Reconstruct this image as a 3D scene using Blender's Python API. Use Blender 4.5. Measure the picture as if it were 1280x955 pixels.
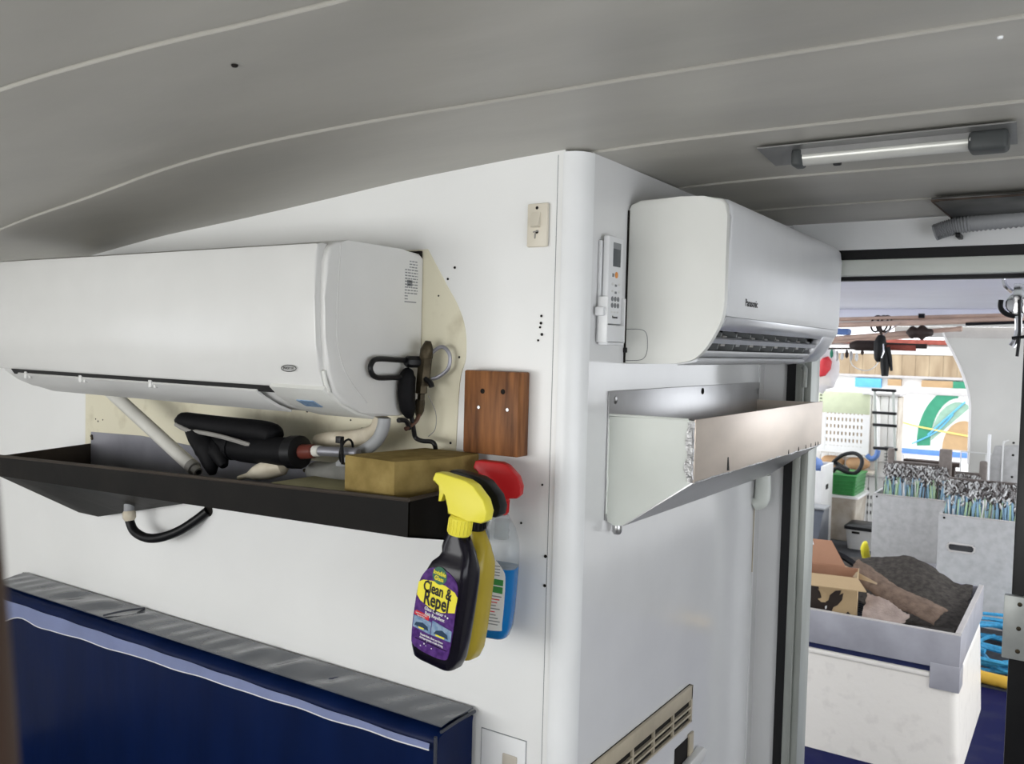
import bpy, bmesh, math, random
from mathutils import Vector, Matrix, Quaternion
random.seed(7)
for o in list(bpy.data.objects): bpy.data.objects.remove(o)
S = bpy.context.scene
COL = S.collection

# ------------------------------------------------------------------ camera, world, lights, exposure
CAMLOC = Vector((0.701, -1.269, 1.55))
cam_d = bpy.data.cameras.new('camera')
cam_d.sensor_width = 36.0; cam_d.lens = 36.0 * 1102 / 1280
cam_d.clip_start = 0.01; cam_d.clip_end = 200
cam_d.dof.use_dof = True; cam_d.dof.focus_distance = 1.75; cam_d.dof.aperture_fstop = 10.0
cam = bpy.data.objects.new('camera', cam_d); COL.objects.link(cam)
R = Matrix(((0.8366, -0.0432, 0.5461), (0.5472, 0.0186, -0.8368), (0.0260, 0.9989, 0.0392)))
Rq = R.to_quaternion(); Rq.normalize()
cam.matrix_world = Matrix.Translation(CAMLOC) @ Rq.to_matrix().to_4x4()
S.camera = cam

W = bpy.data.worlds.new('world'); S.world = W; W.use_nodes = True
bg = W.node_tree.nodes['Background']
bg.inputs[0].default_value = (0.93, 0.96, 1.0, 1); bg.inputs[1].default_value = 3.1

def area(name, loc, rot, sx, sy, power, col=(1, 1, 1)):
    l = bpy.data.lights.new(name, 'AREA'); l.shape = 'RECTANGLE'; l.size = sx; l.size_y = sy
    l.energy = power; l.color = col
    o = bpy.data.objects.new(name, l); COL.objects.link(o); o.location = loc; o.rotation_euler = rot
    return o
# daylight entering through the cabin's windows (each fills a window opening)
area('daylight_window_rear', (-0.85, -2.58, 1.28), (math.radians(90), 0, 0), 2.4, 0.7, 25, (1, 0.985, 0.95))
area('daylight_window_right', (1.58, -0.9, 1.25), (math.radians(90), 0, math.radians(90)), 1.9, 0.7, 6.5, (0.93, 0.95, 1.0))

S.view_settings.view_transform = 'Standard'; S.view_settings.look = 'None'
S.view_settings.gamma = 1.0; S.view_settings.use_curve_mapping = False
S.view_settings.exposure = 0.0

# ------------------------------------------------------------------ materials
MATS = {}
def mat(name, col, rough=0.5, metal=0.0, var=0.06, scale=12.0, bump=0.0, bscale=60.0, alpha=1.0, trans=0.0,
        col2=None, coat=0.0, stretch=None, spec=0.3, ramp=(0.35, 0.7), ior=1.45, sheen=0.0, rvar=0.0):
    m = bpy.data.materials.new(name); m.use_nodes = True
    nt = m.node_tree; b = nt.nodes['Principled BSDF']
    tc = nt.nodes.new('ShaderNodeTexCoord'); mp = nt.nodes.new('ShaderNodeMapping')
    nt.links.new(tc.outputs['Object'], mp.inputs[0])
    if stretch: mp.inputs['Scale'].default_value = stretch
    n = nt.nodes.new('ShaderNodeTexNoise'); n.inputs['Scale'].default_value = scale; n.inputs['Detail'].default_value = 5
    nt.links.new(mp.outputs[0], n.inputs['Vector'])
    r = nt.nodes.new('ShaderNodeValToRGB')
    c2 = col2 if col2 else tuple(max(0, c * (1 - var * 2)) for c in col)
    r.color_ramp.elements[0].position = ramp[0]; r.color_ramp.elements[1].position = ramp[1]
    r.color_ramp.elements[0].color = (*c2, 1); r.color_ramp.elements[1].color = (*col, 1)
    nt.links.new(n.outputs[0], r.inputs[0]); nt.links.new(r.outputs[0], b.inputs['Base Color'])
    b.inputs['Roughness'].default_value = rough; b.inputs['Metallic'].default_value = metal
    b.inputs['Alpha'].default_value = alpha; b.inputs['Transmission Weight'].default_value = trans
    b.inputs['Coat Weight'].default_value = coat; b.inputs['Specular IOR Level'].default_value = spec
    b.inputs['IOR'].default_value = ior
    if rvar:
        mr = nt.nodes.new('ShaderNodeMapRange'); mr.inputs[3].default_value = max(0.02, rough - rvar); mr.inputs[4].default_value = rough + rvar
        nt.links.new(n.outputs[0], mr.inputs[0]); nt.links.new(mr.outputs[0], b.inputs['Roughness'])
    if bump:
        n2 = nt.nodes.new('ShaderNodeTexNoise'); n2.inputs['Scale'].default_value = bscale; n2.inputs['Detail'].default_value = 4
        nt.links.new(mp.outputs[0], n2.inputs['Vector'])
        bp = nt.nodes.new('ShaderNodeBump'); bp.inputs['Strength'].default_value = bump; bp.inputs['Distance'].default_value = 0.004
        nt.links.new(n2.outputs[0], bp.inputs['Height']); nt.links.new(bp.outputs[0], b.inputs['Normal'])
    MATS[name] = m
    return m
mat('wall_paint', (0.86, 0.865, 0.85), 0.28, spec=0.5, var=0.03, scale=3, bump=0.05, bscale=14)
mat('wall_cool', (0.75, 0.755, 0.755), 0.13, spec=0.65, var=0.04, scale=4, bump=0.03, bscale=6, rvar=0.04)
mat('wall_back', (0.72, 0.71, 0.68), 0.5, var=0.04, scale=3)
mat('trim_white', (0.82, 0.83, 0.83), 0.25, var=0.02)
mat('ceiling_paint', (0.45, 0.435, 0.39), 0.38, spec=0.5, var=0.12, scale=1.8, bump=0.22, bscale=9, stretch=(1, 3, 1), rvar=0.08)
mat('floor_vinyl', (0.18, 0.18, 0.2), 0.5, var=0.1)
mat('cream_paint', (0.76, 0.72, 0.56), 0.5, var=0.0, col2=(0.55, 0.5, 0.36), scale=14, ramp=(0.22, 0.45))
mat('ac_white', (0.74, 0.745, 0.705), 0.32, spec=0.5, var=0.015)
mat('ac_side', (0.70, 0.70, 0.68), 0.4, var=0.03, scale=8)
mat('ac_panel', (0.67, 0.67, 0.65), 0.25, spec=0.5, var=0.015)
mat('ac_cool', (0.74, 0.75, 0.76), 0.3, spec=0.5, var=0.02)
mat('silver', (0.62, 0.63, 0.66), 0.28, 0.6, var=0.04)
mat('slot_dark', (0.02, 0.02, 0.02), 0.6)
mat('vane_grey', (0.22, 0.23, 0.23), 0.45)
mat('grey_print', (0.25, 0.26, 0.27), 0.6)
mat('black_print', (0.02, 0.02, 0.02), 0.5)
mat('trough_dark', (0.011, 0.0095, 0.008), 0.5, spec=0.12, var=0.0, col2=(0.006, 0.0055, 0.005), scale=9, bump=0.15, bscale=25)
mat('trough_brown', (0.055, 0.043, 0.033), 0.5, var=0.2, scale=8)
mat('steel_dull', (0.36, 0.36, 0.40), 0.42, 0.7, var=0.12, scale=10, rvar=0.1)
mat('aluminium', (0.76, 0.67, 0.59), 0.38, 0.85, var=0.06, scale=7, stretch=(1, 1, 3), rvar=0.06)  # pinkish tan tint puts the warm reflection into the metal's base colour
mat('alu_bright', (0.55, 0.55, 0.555), 0.33, 0.95, var=0.08, scale=9, rvar=0.08)
mat('alu_frame', (0.40, 0.42, 0.39), 0.4, 0.35, var=0.12, scale=15, stretch=(1, 1, .2))
mat('trough_white', (0.72, 0.75, 0.70), 0.35, var=0.04, scale=8)
mat('weld', (0.5, 0.5, 0.5), 0.35, 0.9, var=0.25, scale=80, bump=0.8, bscale=120)
mat('pipe_white', (0.66, 0.65, 0.60), 0.4, var=0.06)
mat('foam_black', (0.005, 0.005, 0.006), 0.6, spec=.15, var=0.1, bump=0.2, bscale=50)
mat('rubber_black', (0.007, 0.007, 0.008), 0.4, var=0.1)
mat('cable_grey', (0.30, 0.29, 0.27), 0.5)
mat('hose_grey', (0.36, 0.37, 0.38), 0.4, var=0.1)
mat('red_brown', (0.14, 0.035, 0.025), 0.4)
mat('cream_plastic', (0.70, 0.64, 0.52), 0.4, col2=(0.5, 0.44, 0.33), scale=25)
mat('sack_grey', (0.30, 0.30, 0.28), 0.7, var=0.15, scale=20, bump=0.4, bscale=30)
mat('sponge', (0.31, 0.23, 0.085), 0.85, spec=.1, var=0.0, col2=(0.21, 0.15, 0.05), scale=28, bump=0.25, bscale=220)
mat('olive_slab', (0.32, 0.30, 0.18), 0.75, spec=.1, var=0.1, scale=22)
mat('brass_dark', (0.085, 0.068, 0.042), 0.45, 0.7, var=0.3, scale=50)
mat('copper_dark', (0.13, 0.07, 0.05), 0.45, 0.6, var=0.2)
mat('wood_red', (0.29, 0.12, 0.043), 0.45, spec=.2, var=0.0, col2=(0.095, 0.038, 0.016), scale=11, stretch=(6, 6, 0.7), bump=0.1, bscale=30, ramp=(.3, .65))
mat('switch_cream', (0.72, 0.67, 0.56), 0.35, var=0.03)
mat('screw_metal', (0.5, 0.5, 0.5), 0.3, 0.9)
mat('hole_black', (0.012, 0.01, 0.008), 0.9)
mat('bottle_black', (0.006, 0.005, 0.010), 0.2, spec=0.3, var=0.0)
mat('label_purple', (0.10, 0.035, 0.20), 0.3, col2=(0.05, 0.012, 0.12), scale=120, ramp=(.4, .6))
mat('label_yellow', (0.86, 0.76, 0.06), 0.35, var=0.01)
mat('label_white', (0.8, 0.8, 0.8), 0.4, var=0.02)
mat('label_red', (0.62, 0.03, 0.04), 0.35, var=0.02)
mat('label_blue', (0.10, 0.2, 0.36), 0.35, col2=(0.28, 0.38, 0.5), scale=160)
mat('label_navy', (0.02, 0.05, 0.10), 0.4)
mat('label_green', (0.06, 0.28, 0.08), 0.4)
mat('logo_ring', (0.05, 0.16, 0.10), 0.4)
mat('trigger_yellow', (0.83, 0.74, 0.07), 0.35, var=0.02)
mat('bottle_yellow', (0.42, 0.32, 0.035), 0.25, var=0.05)
mat('trigger_red', (0.52, 0.018, 0.02), 0.32, var=0.03)
mat('clear_plastic', (0.50, 0.55, 0.57), 0.08, spec=.8, alpha=0.32, var=0.02)
mat('blue_liquid', (0.008, 0.15, 0.42), 0.12, var=0.03)
mat('navy_vinyl', (0.003, 0.011, 0.055), 0.32, spec=0.10, var=0.15, scale=4, bump=0.10, bscale=8, stretch=(3, 3, .7))
mat('top_vinyl', (0.075, 0.085, 0.105), 0.17, var=0.1, scale=4, spec=0.9)
mat('film_highlight', (0.50, 0.58, 0.92), 0.10, alpha=0.62, var=0.05)  # light blue is the clear film's highlight, put into the colour
mat('piping_dark', (0.05, 0.055, 0.07), 0.35)
mat('remote_white', (0.74, 0.75, 0.76), 0.35, var=0.02)
mat('lcd', (0.09, 0.10, 0.11), 0.2)
mat('button_grey', (0.2, 0.21, 0.22), 0.5)
mat('button_orange', (0.75, 0.30, 0.07), 0.4)
mat('grille_beige', (0.50, 0.44, 0.33), 0.45, var=0.08, scale=20)
mat('strip_black', (0.012, 0.012, 0.013), 0.5)
mat('door_black', (0.010, 0.010, 0.011), 0.35, var=0.2, scale=12)
mat('plate_grey', (0.50, 0.52, 0.50), 0.4, 0.4, var=0.12)
mat('lamp_plate', (0.25, 0.25, 0.245), 0.4, 0.6, var=0.1, scale=8)
mat('lamp_cap', (0.06, 0.065, 0.065), 0.45)
mat('lamp_tube', (0.60, 0.60, 0.56), 0.28, metal=.3, var=0.03)
mat('lamp_lens', (0.6, 0.6, 0.58), 0.2, var=0.2, scale=90)
mat('vent_metal', (0.16, 0.16, 0.155), 0.38, 0.7, var=0.35, scale=10)
mat('rust_edge', (0.09, 0.065, 0.05), 0.7, var=0.3, scale=30)
mat('post_wood', (0.04, 0.02, 0.011), 0.55, var=0.15, scale=6, stretch=(4, 4, .4))
# outdoors
mat('deck_blue', (0.005, 0.007, 0.055), 0.55, spec=.08, var=0.0, col2=(0.016, 0.018, 0.06), scale=7, ramp=(.3, .5))
mat('deck_mat', (0.055, 0.057, 0.062), 0.85, var=0.2, scale=30)
mat('roof_lilac', (0.60, 0.60, 0.68), 0.45, var=0.03, scale=4)
mat('bulwark_white', (0.60, 0.59, 0.55), 0.45, var=0.04, scale=3)
mat('fibreglass', (0.74, 0.70, 0.63), 0.42, col2=(0.64, 0.60, 0.54), scale=18, ramp=(.25, .45), bump=0.35, bscale=24)
mat('rim_grey', (0.37, 0.365, 0.39), 0.4, var=0.1, scale=9)
mat('rim_edge', (0.55, 0.52, 0.49), 0.4, var=0.06)
mat('navy_line', (0.012, 0.018, 0.07), 0.4)
mat('mesh_mat', (0.028, 0.031, 0.04), 0.8, var=0.3, scale=70, bump=0.6, bscale=160)
mat('card_tan', (0.42, 0.255, 0.135), 0.8, var=0.05, scale=10)
mat('card_light', (0.52, 0.375, 0.21), 0.8, var=0.04, scale=10)
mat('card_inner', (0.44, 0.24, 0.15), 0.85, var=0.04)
mat('print_brown', (0.035, 0.025, 0.02), 0.6)
mat('felt_dark', (0.088, 0.078, 0.066), 0.95, var=0.25, scale=45, bump=0.8, bscale=120)
mat('carpet_brown', (0.24, 0.17, 0.125), 0.95, var=0.2, scale=35, bump=0.7, bscale=140)
mat('carpet_pink', (0.48, 0.385, 0.33), 0.95, var=0.12, scale=30, bump=0.7, bscale=140)
mat('timber_pale', (0.62, 0.50, 0.34), 0.6, var=0.08, scale=10)
mat('tub_grey', (0.47, 0.465, 0.455), 0.55, col2=(0.39, 0.385, 0.375), scale=22, ramp=(.3, .6), bump=0.2, bscale=60)
mat('tub_inside', (0.05, 0.05, 0.052), 0.7)
mat('rack_taupe', (0.22, 0.19, 0.17), 0.6, var=0.1, scale=40)
mat('hook_steel', (0.42, 0.40, 0.39), 0.3, 0.6)
mat('hook_dark', (0.07, 0.055, 0.05), 0.5)
mat('line_white', (0.72, 0.72, 0.70), 0.5)
mat('line_blue', (0.26, 0.42, 0.55), 0.5)
mat('line_green', (0.42, 0.58, 0.36), 0.5)
mat('rope_blue', (0.06, 0.36, 0.62), 0.5, var=0.2, scale=60)
mat('hose_yellow', (0.72, 0.44, 0.06), 0.4, var=0.06)
mat('white_plastic', (0.74, 0.73, 0.71), 0.4, var=0.03)
mat('cream_dirty', (0.56, 0.52, 0.45), 0.5, col2=(0.4, 0.34, 0.27), scale=9)
mat('bin_slate', (0.10, 0.11, 0.13), 0.4, var=0.06)
mat('crate_green', (0.04, 0.24, 0.06), 0.4, var=0.1)
mat('crate_white', (0.82, 0.80, 0.78), 0.4, var=0.02)
mat('crate_lime', (0.62, 0.66, 0.46), 0.5, var=0.05)
mat('bag_blue', (0.14, 0.24, 0.52), 0.5)
mat('pipe_copper', (0.64, 0.46, 0.37), 0.4, 0.1, var=0.1, scale=14)
mat('rod_dark', (0.045, 0.03, 0.025), 0.6, var=0.2)
mat('rod_red', (0.30, 0.07, 0.05), 0.55, var=0.2)
mat('glove_black', (0.010, 0.010, 0.010), 0.6)
mat('chrome', (0.75, 0.75, 0.77), 0.12, 1.0)
mat('film_bag', (0.85, 0.82, 0.82), 0.3, alpha=0.75, var=0.06, scale=14)
mat('float_red', (0.72, 0.06, 0.07), 0.45, var=0.08)
mat('wall_beige', (0.42, 0.33, 0.22), 0.7, var=0.0, col2=(0.26, 0.19, 0.12), scale=2.5, stretch=(2.5, 1, .6))
mat('wall_white', (0.82, 0.80, 0.78), 0.6, var=0.04)
mat('sill_grey', (0.48, 0.46, 0.45), 0.5)
mat('mural_green', (0.04, 0.24, 0.14), 0.6, var=0.08)
mat('mural_mint', (0.26, 0.40, 0.31), 0.6, var=0.08)
mat('mural_tan', (0.42, 0.28, 0.15), 0.6, var=0.06)
mat('mural_blue', (0.10, 0.22, 0.62), 0.5)
mat('mural_sky', (0.12, 0.42, 0.72), 0.5)
mat('mural_yellow', (0.78, 0.62, 0.18), 0.5)
mat('quay', (0.45, 0.44, 0.42), 0.8, var=0.1)

# ------------------------------------------------------------------ mesh helpers
def box(bm, x0, x1, y0, y1, z0, z1, bev=0.0, seg=2):
    vs = [bm.verts.new((x, y, z)) for x in (x0, x1) for y in (y0, y1) for z in (z0, z1)]
    fs = [bm.faces.new([vs[i] for i in q]) for q in ((0, 1, 3, 2), (4, 6, 7, 5), (0, 4, 5, 1), (2, 3, 7, 6), (0, 2, 6, 4), (1, 5, 7, 3))]
    if bev:
        es = set(e for f in fs for e in f.edges)
        bmesh.ops.bevel(bm, geom=list(es), offset=bev, segments=seg, affect='EDGES', profile=0.5)
    return fs
def prism(bm, pts, axis, a0, a1, bev=0.0, seg=2):
    """pts: 2D polygon; axis 'x' -> (y,z), 'y' -> (x,z), 'z' -> (x,y)"""
    def P(p, a):
        return {'x': (a, p[0], p[1]), 'y': (p[0], a, p[1]), 'z': (p[0], p[1], a)}[axis]
    A = [bm.verts.new(P(p, a0)) for p in pts]; B = [bm.verts.new(P(p, a1)) for p in pts]
    n = len(pts)
    f0 = bm.faces.new(A); f1 = bm.faces.new(B[::-1])
    for i in range(n): bm.faces.new((A[i], A[(i + 1) % n], B[(i + 1) % n], B[i]))
    if bev:
        es = list(set(list(f0.edges) + list(f1.edges)))
        bmesh.ops.bevel(bm, geom=es, offset=bev, segments=seg, affect='EDGES', profile=0.5)
def spline(pts, k=6, closed=False):
    P = [Vector(p) for p in pts]; n = len(P); out = []
    rng = range(n if closed else n - 1)
    for i in rng:
        p0 = P[(i - 1) % n] if (closed or i > 0) else P[0]; p1 = P[i]; p2 = P[(i + 1) % n]
        p3 = P[(i + 2) % n] if (closed or i + 2 < n) else P[-1]
        for j in range(k):
            t = j / k
            out.append(0.5 * ((2 * p1) + (-p0 + p2) * t + (2 * p0 - 5 * p1 + 4 * p2 - p3) * t * t + (-p0 + 3 * p1 - 3 * p2 + p3) * t ** 3))
    if not closed: out.append(P[-1].copy())
    return out
def tube(bm, pts, r, n=10, k=6, closed=False, smooth=True):
    path = spline(pts, k, closed) if smooth and len(pts) > 2 else [Vector(p) for p in pts]
    m = len(path)
    rr = r if isinstance(r, (list, tuple)) else None
    rings = []; up = None
    for i, p in enumerate(path):
        if closed: d = path[(i + 1) % m] - path[i - 1]
        else: d = path[min(i + 1, m - 1)] - path[max(i - 1, 0)]
        d = d.normalized() if d.length > 1e-9 else Vector((0, 0, 1))
        if up is None:
            up = d.orthogonal().normalized()
        else:
            up = (up - d * up.dot(d)); up = up.normalized() if up.length > 1e-6 else d.orthogonal().normalized()
        s = d.cross(up)
        if rr:
            u = i / (m - 1) * (len(rr) - 1); a = int(min(u, len(rr) - 2)); ri = rr[a] + (rr[a + 1] - rr[a]) * (u - a)
        else: ri = r
        rings.append([bm.verts.new(p + (up * math.cos(2 * math.pi * j / n) + s * math.sin(2 * math.pi * j / n)) * ri) for j in range(n)])
    for i in range(m if closed else m - 1):
        A = rings[i]; B = rings[(i + 1) % m]
        for j in range(n): bm.faces.new((A[j], A[(j + 1) % n], B[(j + 1) % n], B[j]))
    if not closed:
        bm.faces.new(rings[0][::-1]); bm.faces.new(rings[-1])
def lathe(bm, prof, org=(0, 0, 0), axis=(0, 0, 1), n=20):
    q = Vector((0, 0, 1)).rotation_difference(Vector(axis).normalized()); o = Vector(org)
    rings = []
    for r, h in prof:
        r = max(r, 1e-5)
        rings.append([bm.verts.new(o + q @ Vector((r * math.cos(2 * math.pi * j / n), r * math.sin(2 * math.pi * j / n), h))) for j in range(n)])
    for A, B in zip(rings, rings[1:]):
        for j in range(n): bm.faces.new((A[j], A[(j + 1) % n], B[(j + 1) % n], B[j]))
    bm.faces.new(rings[0][::-1]); bm.faces.new(rings[-1])
def disc(bm, c, nrm, r, h=0.002, n=14):
    lathe(bm, [(r, 0), (r, h * .7), (r * .8, h)], c, nrm, n)
def loft(bm, secs, cap=True):
    rings = [[bm.verts.new(p) for p in s] for s in secs]; n = len(rings[0])
    for A, B in zip(rings, rings[1:]):
        for j in range(n): bm.faces.new((A[j], A[(j + 1) % n], B[(j + 1) % n], B[j]))
    if cap: bm.faces.new(rings[0][::-1]); bm.faces.new(rings[-1])
def rrect(L, Rr, D0, D1, rad, n=4):
    """rounded rectangle in xy, x L..R, y D0..D1"""
    rad = min(rad, (Rr - L) / 2 * .98, (D1 - D0) / 2 * .98); out = []
    for cx, cy, a in ((Rr - rad, D1 - rad, 0), (L + rad, D1 - rad, 90), (L + rad, D0 + rad, 180), (Rr - rad, D0 + rad, 270)):
        for i in range(n + 1):
            t = math.radians(a + 90 * i / n); out.append((cx + rad * math.cos(t), cy + rad * math.sin(t)))
    return out
def sheet(bm, fn, nu, nv, th=0.004):
    """thick sheet from fn(u,v)->Vector"""
    top = [[fn(i / nu, j / nv) for j in range(nv + 1)] for i in range(nu + 1)]
    T = [[bm.verts.new(p) for p in r] for r in top]; B = [[bm.verts.new(p - Vector((0, 0, th))) for p in r] for r in top]
    for i in range(nu):
        for j in range(nv):
            bm.faces.new((T[i][j], T[i + 1][j], T[i + 1][j + 1], T[i][j + 1])); bm.faces.new((B[i][j], B[i][j + 1], B[i + 1][j + 1], B[i + 1][j]))
    for i in range(nu):
        bm.faces.new((T[i][0], B[i][0], B[i + 1][0], T[i + 1][0])); bm.faces.new((T[i][nv], T[i + 1][nv], B[i + 1][nv], B[i][nv]))
    for j in range(nv):
        bm.faces.new((T[0][j], T[0][j + 1], B[0][j + 1], B[0][j])); bm.faces.new((T[nu][j], B[nu][j], B[nu][j + 1], T[nu][j + 1]))
def off(parent):
    v = Vector((0, 0, 0))
    while parent is not None: v += parent.location; parent = parent.parent
    return v
def obj(name, bm, m, parent=None, local=False, smooth=True, angle=35, label=None):
    if isinstance(bm, bpy.types.Mesh): me = bm
    else:
        if parent is not None and not local: bmesh.ops.translate(bm, verts=bm.verts, vec=-off(parent))
        bmesh.ops.recalc_face_normals(bm, faces=bm.faces)
        me = bpy.data.meshes.new(name); bm.to_mesh(me); bm.free()
    for mm in (m if isinstance(m, (list, tuple)) else [m]): me.materials.append(MATS[mm])
    if smooth:
        me.shade_smooth(); me.set_sharp_from_angle(angle=math.radians(angle))
    o = bpy.data.objects.new(name, me); COL.objects.link(o)
    if parent is not None: o.parent = parent
    if label: o['label'] = label
    return o
def tag(o, label, cat, group=None):
    o['label'] = label; o['category'] = cat
    if group: o['group'] = group
    return o
def thing(name, label, cat, loc, group=None, rot=None):
    o = bpy.data.objects.new(name, None); COL.objects.link(o); o.location = loc; o.empty_display_size = 0.05
    if rot: o.rotation_euler = rot
    return tag(o, label, cat, group)
def struct(o): o['kind'] = 'structure'; return o
def B(): return bmesh.new()
def bx(name, m, parent, *a, bev=0.0, **k):
    b = B(); box(b, *a, bev=bev); return obj(name, b, m, parent, **k)
def text(name, s, size, org, xdir, ydir, m, parent, local=False, bold=0.0, sx=1.0, align='CENTER', ext=0.0002):
    cu = bpy.data.curves.new(name, 'FONT'); cu.body = s; cu.size = size; cu.align_x = align; cu.align_y = 'CENTER'
    cu.extrude = ext; cu.offset = bold; cu.resolution_u = 2
    t = bpy.data.objects.new(name, cu); COL.objects.link(t)
    bpy.context.view_layer.update()
    me = bpy.data.meshes.new_from_object(t.evaluated_get(bpy.context.evaluated_depsgraph_get()))
    bpy.data.objects.remove(t)
    X = Vector(xdir).normalized(); Yv = Vector(ydir).normalized(); Z = X.cross(Yv)
    M = Matrix((X * sx, Yv, Z)).transposed().to_4x4(); M.translation = Vector(org) - (Vector((0, 0, 0)) if local or parent is None else off(parent))
    me.transform(M); me.materials.clear()
    return obj(name, me, m, parent, smooth=False)

# ------------------------------------------------------------------ room shell
CZ = [(-2.4, 1.60), (-1.8, 1.692), (-1.382, 1.751), (-1.11, 1.785), (-.833, 1.808), (-.595, 1.831), (-.387, 1.853), (-.138, 1.871),
      (0, 1.878), (.15, 1.882), (1.1, 1.882), (1.6, 1.862)]
def interp(T, x):
    if x <= T[0][0]: return T[0][1]
    for (a, b), (c, d) in zip(T, T[1:]):
        if x <= c: return b + (d - b) * (x - a) / (c - a)
    return T[-1][1]
def cz(x): return (interp(CZ, x - .06) + interp(CZ, x) * 2 + interp(CZ, x + .06)) / 4
WOB = [(-2.4, -.01), (-1.22, -.017), (-.88, -.045), (-.56, -.078), (-.22, -.042), (.04, 0), (2, 0)]
def wob(x): return (interp(WOB, x - .1) + interp(WOB, x) * 2 + interp(WOB, x + .1)) / 4

ceil = bpy.data.objects.new('ceiling', None); COL.objects.link(ceil); struct(ceil)
ye = [-2.64, -2.38, -2.03, -1.68, -1.34, -.99, -.64, -.283, .037, .397, .745, 1.04]
for k in range(len(ye) - 1):
    b = B(); y0, y1 = ye[k], ye[k + 1]
    xa = -2.44 if y0 < 0 else -.03
    N = 60 if xa < -1 else 26
    secs = []
    for i in range(N + 1):
        x = xa + (1.64 - xa) * i / N; z = cz(x)
        w0 = wob(x) if k > 1 and y0 < .03 else 0; w1 = wob(x) if y1 < .03 else 0
        ya, yb = y0 + w0, y1 + w1 - .0015
        secs.append([(x, ya, z - .0005), (x, ya + .002, z - .0022), (x, yb, z + .0015), (x, yb, z + .03), (x, ya, z + .03)])
    loft(b, secs)
    obj('ceiling_panel', b, 'ceiling_paint', ceil, angle=20)
# small marks on the ceiling boards
for (x, y, m, r) in ((-.142, -.583, 'hole_black', .004), (.611, -.235, 'trim_white', .003)):
    b = B(); disc(b, (x, y, cz(x) + .001), (0, 0, -1), r, .005, 10); obj('screw_head', b, m, ceil)

def wallpoly(xs, y0, y1, name, m):
    b = B(); pts = [(xs[0], 0)] + [(xs[1], 0)]
    N = 40
    for i in range(N + 1):
        x = xs[1] + (xs[0] - xs[1]) * i / N; pts.append((x, cz(x) + .0015))
    prism(b, pts, 'y', y0, y1); return struct(obj(name, b, m))
wall_a = wallpoly((-2.4, -.034), 0.0, .03, 'wall_front', 'wall_paint')
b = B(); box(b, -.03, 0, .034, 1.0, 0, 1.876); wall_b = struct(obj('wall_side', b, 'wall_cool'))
# rounded corner trim
b = B(); r = .035; pts = [(-.036, .03), (-.036, -.002)]
for i in range(13):
    t = math.radians(-90 + 90 * i / 12); pts.append((-.034 + .036 * math.cos(t), .034 + .036 * math.sin(t)))
pts += [(.002, .037), (-.03, .037)]
prism(b, pts, 'z', 0, 1.874); struct(obj('trim_1', b, 'trim_white'))
# doorway wall
wc = struct(bpy.data.objects.new('wall_doorway', None)); COL.objects.link(wc)
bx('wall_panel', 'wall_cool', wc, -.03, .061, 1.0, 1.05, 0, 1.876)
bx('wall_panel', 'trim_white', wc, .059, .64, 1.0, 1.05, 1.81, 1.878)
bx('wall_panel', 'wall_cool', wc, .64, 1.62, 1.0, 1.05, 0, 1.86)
dr = struct(bpy.data.objects.new('door_1', None)); COL.objects.link(dr)
bx('black_seal', 'strip_black', dr, .061, .084, .99, 1.05, 0, 1.81)
bx('black_seal', 'strip_black', dr, .084, .58, 1.004, 1.05, 1.786, 1.81)
b = B(); box(b, .084, .103, .985, 1.06, 0, 1.786, bev=.003); obj('frame_post', b, 'alu_frame', dr)
b = B(); box(b, .103, .121, .995, 1.075, 0, 1.737, bev=.003); obj('frame_post', b, 'alu_frame', dr)
b = B(); box(b, .108, .64, .998, 1.06, 1.747, 1.786, bev=.004); obj('header_beam', b, 'trough_white', dr)
bx('black_seal', 'strip_black', dr, .128, .58, 1.03, 1.062, 1.738, 1.747)
b = B(); box(b, .579, .64, .99, 1.05, 0, 1.745, bev=.003); obj('jamb', b, 'door_black', dr)
pl = bx('strike_plate', 'plate_grey', dr, .566, .615, .972, .99, .885, 1.027, bev=.002)
for z in (.905, .956, 1.01):
    b = B(); disc(b, (.597, .972, z), (0, -1, 0), .005, .002, 10); obj('screw', b, 'brass_dark', pl)
b = B(); box(b, .100, .106, .975, .986, 1.40, 1.51); tube(b, [(.103, .97, 1.52), (.112, .965, 1.515), (.112, .965, 1.47)], .006, 8)
obj('latch', b, 'alu_frame', dr)

# floor and the rest of the cabin (behind the camera)
b = B(); box(b, -2.44, 1.64, -2.64, 1.06, -.04, 0); struct(obj('floor', b, 'floor_vinyl'))
def wall_with_window(name, axis, pos, th, a0, a1, z1, wins):
    w = struct(bpy.data.objects.new(name, None)); COL.objects.link(w)
    def piece(u0, u1, z0, zz):
        if axis == 'y': bx('wall_panel', 'wall_back', w, u0, u1, pos, pos + th, z0, zz)
        else: bx('wall_panel', 'wall_back', w, pos, pos + th, u0, u1, z0, zz)
    (u0, u1, z0, zz) = wins
    piece(a0, a1, 0, z0)
    if axis == 'y':   # upper strip follows the cambered ceiling
        b = B(); prism(b, [(a0, zz), (a1, zz)] + [(a1 + (a0 - a1) * i / 30, max(zz + .002, cz(a1 + (a0 - a1) * i / 30) - .004)) for i in range(31)], 'y', pos, pos + th); obj('wall_panel', b, 'wall_back', w)
    else: piece(a0, a1, zz, z1)
    piece(a0, u0, z0, zz); piece(u1, a1, z0, zz)
    return w
wall_with_window('wall_rear', 'y', -2.64, .04, -2.4, 1.6, 1.62, (-2.05, .35, .92, 1.62))
wall_with_window('wall_left', 'x', -2.44, .04, -2.6, .03, 1.602, (-2.3, -1.25, 1.0, 1.5))
wall_with_window('wall_right', 'x', 1.6, .04, -2.6, 1.0, 1.858, (-1.85, .05, .9, 1.6))

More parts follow.
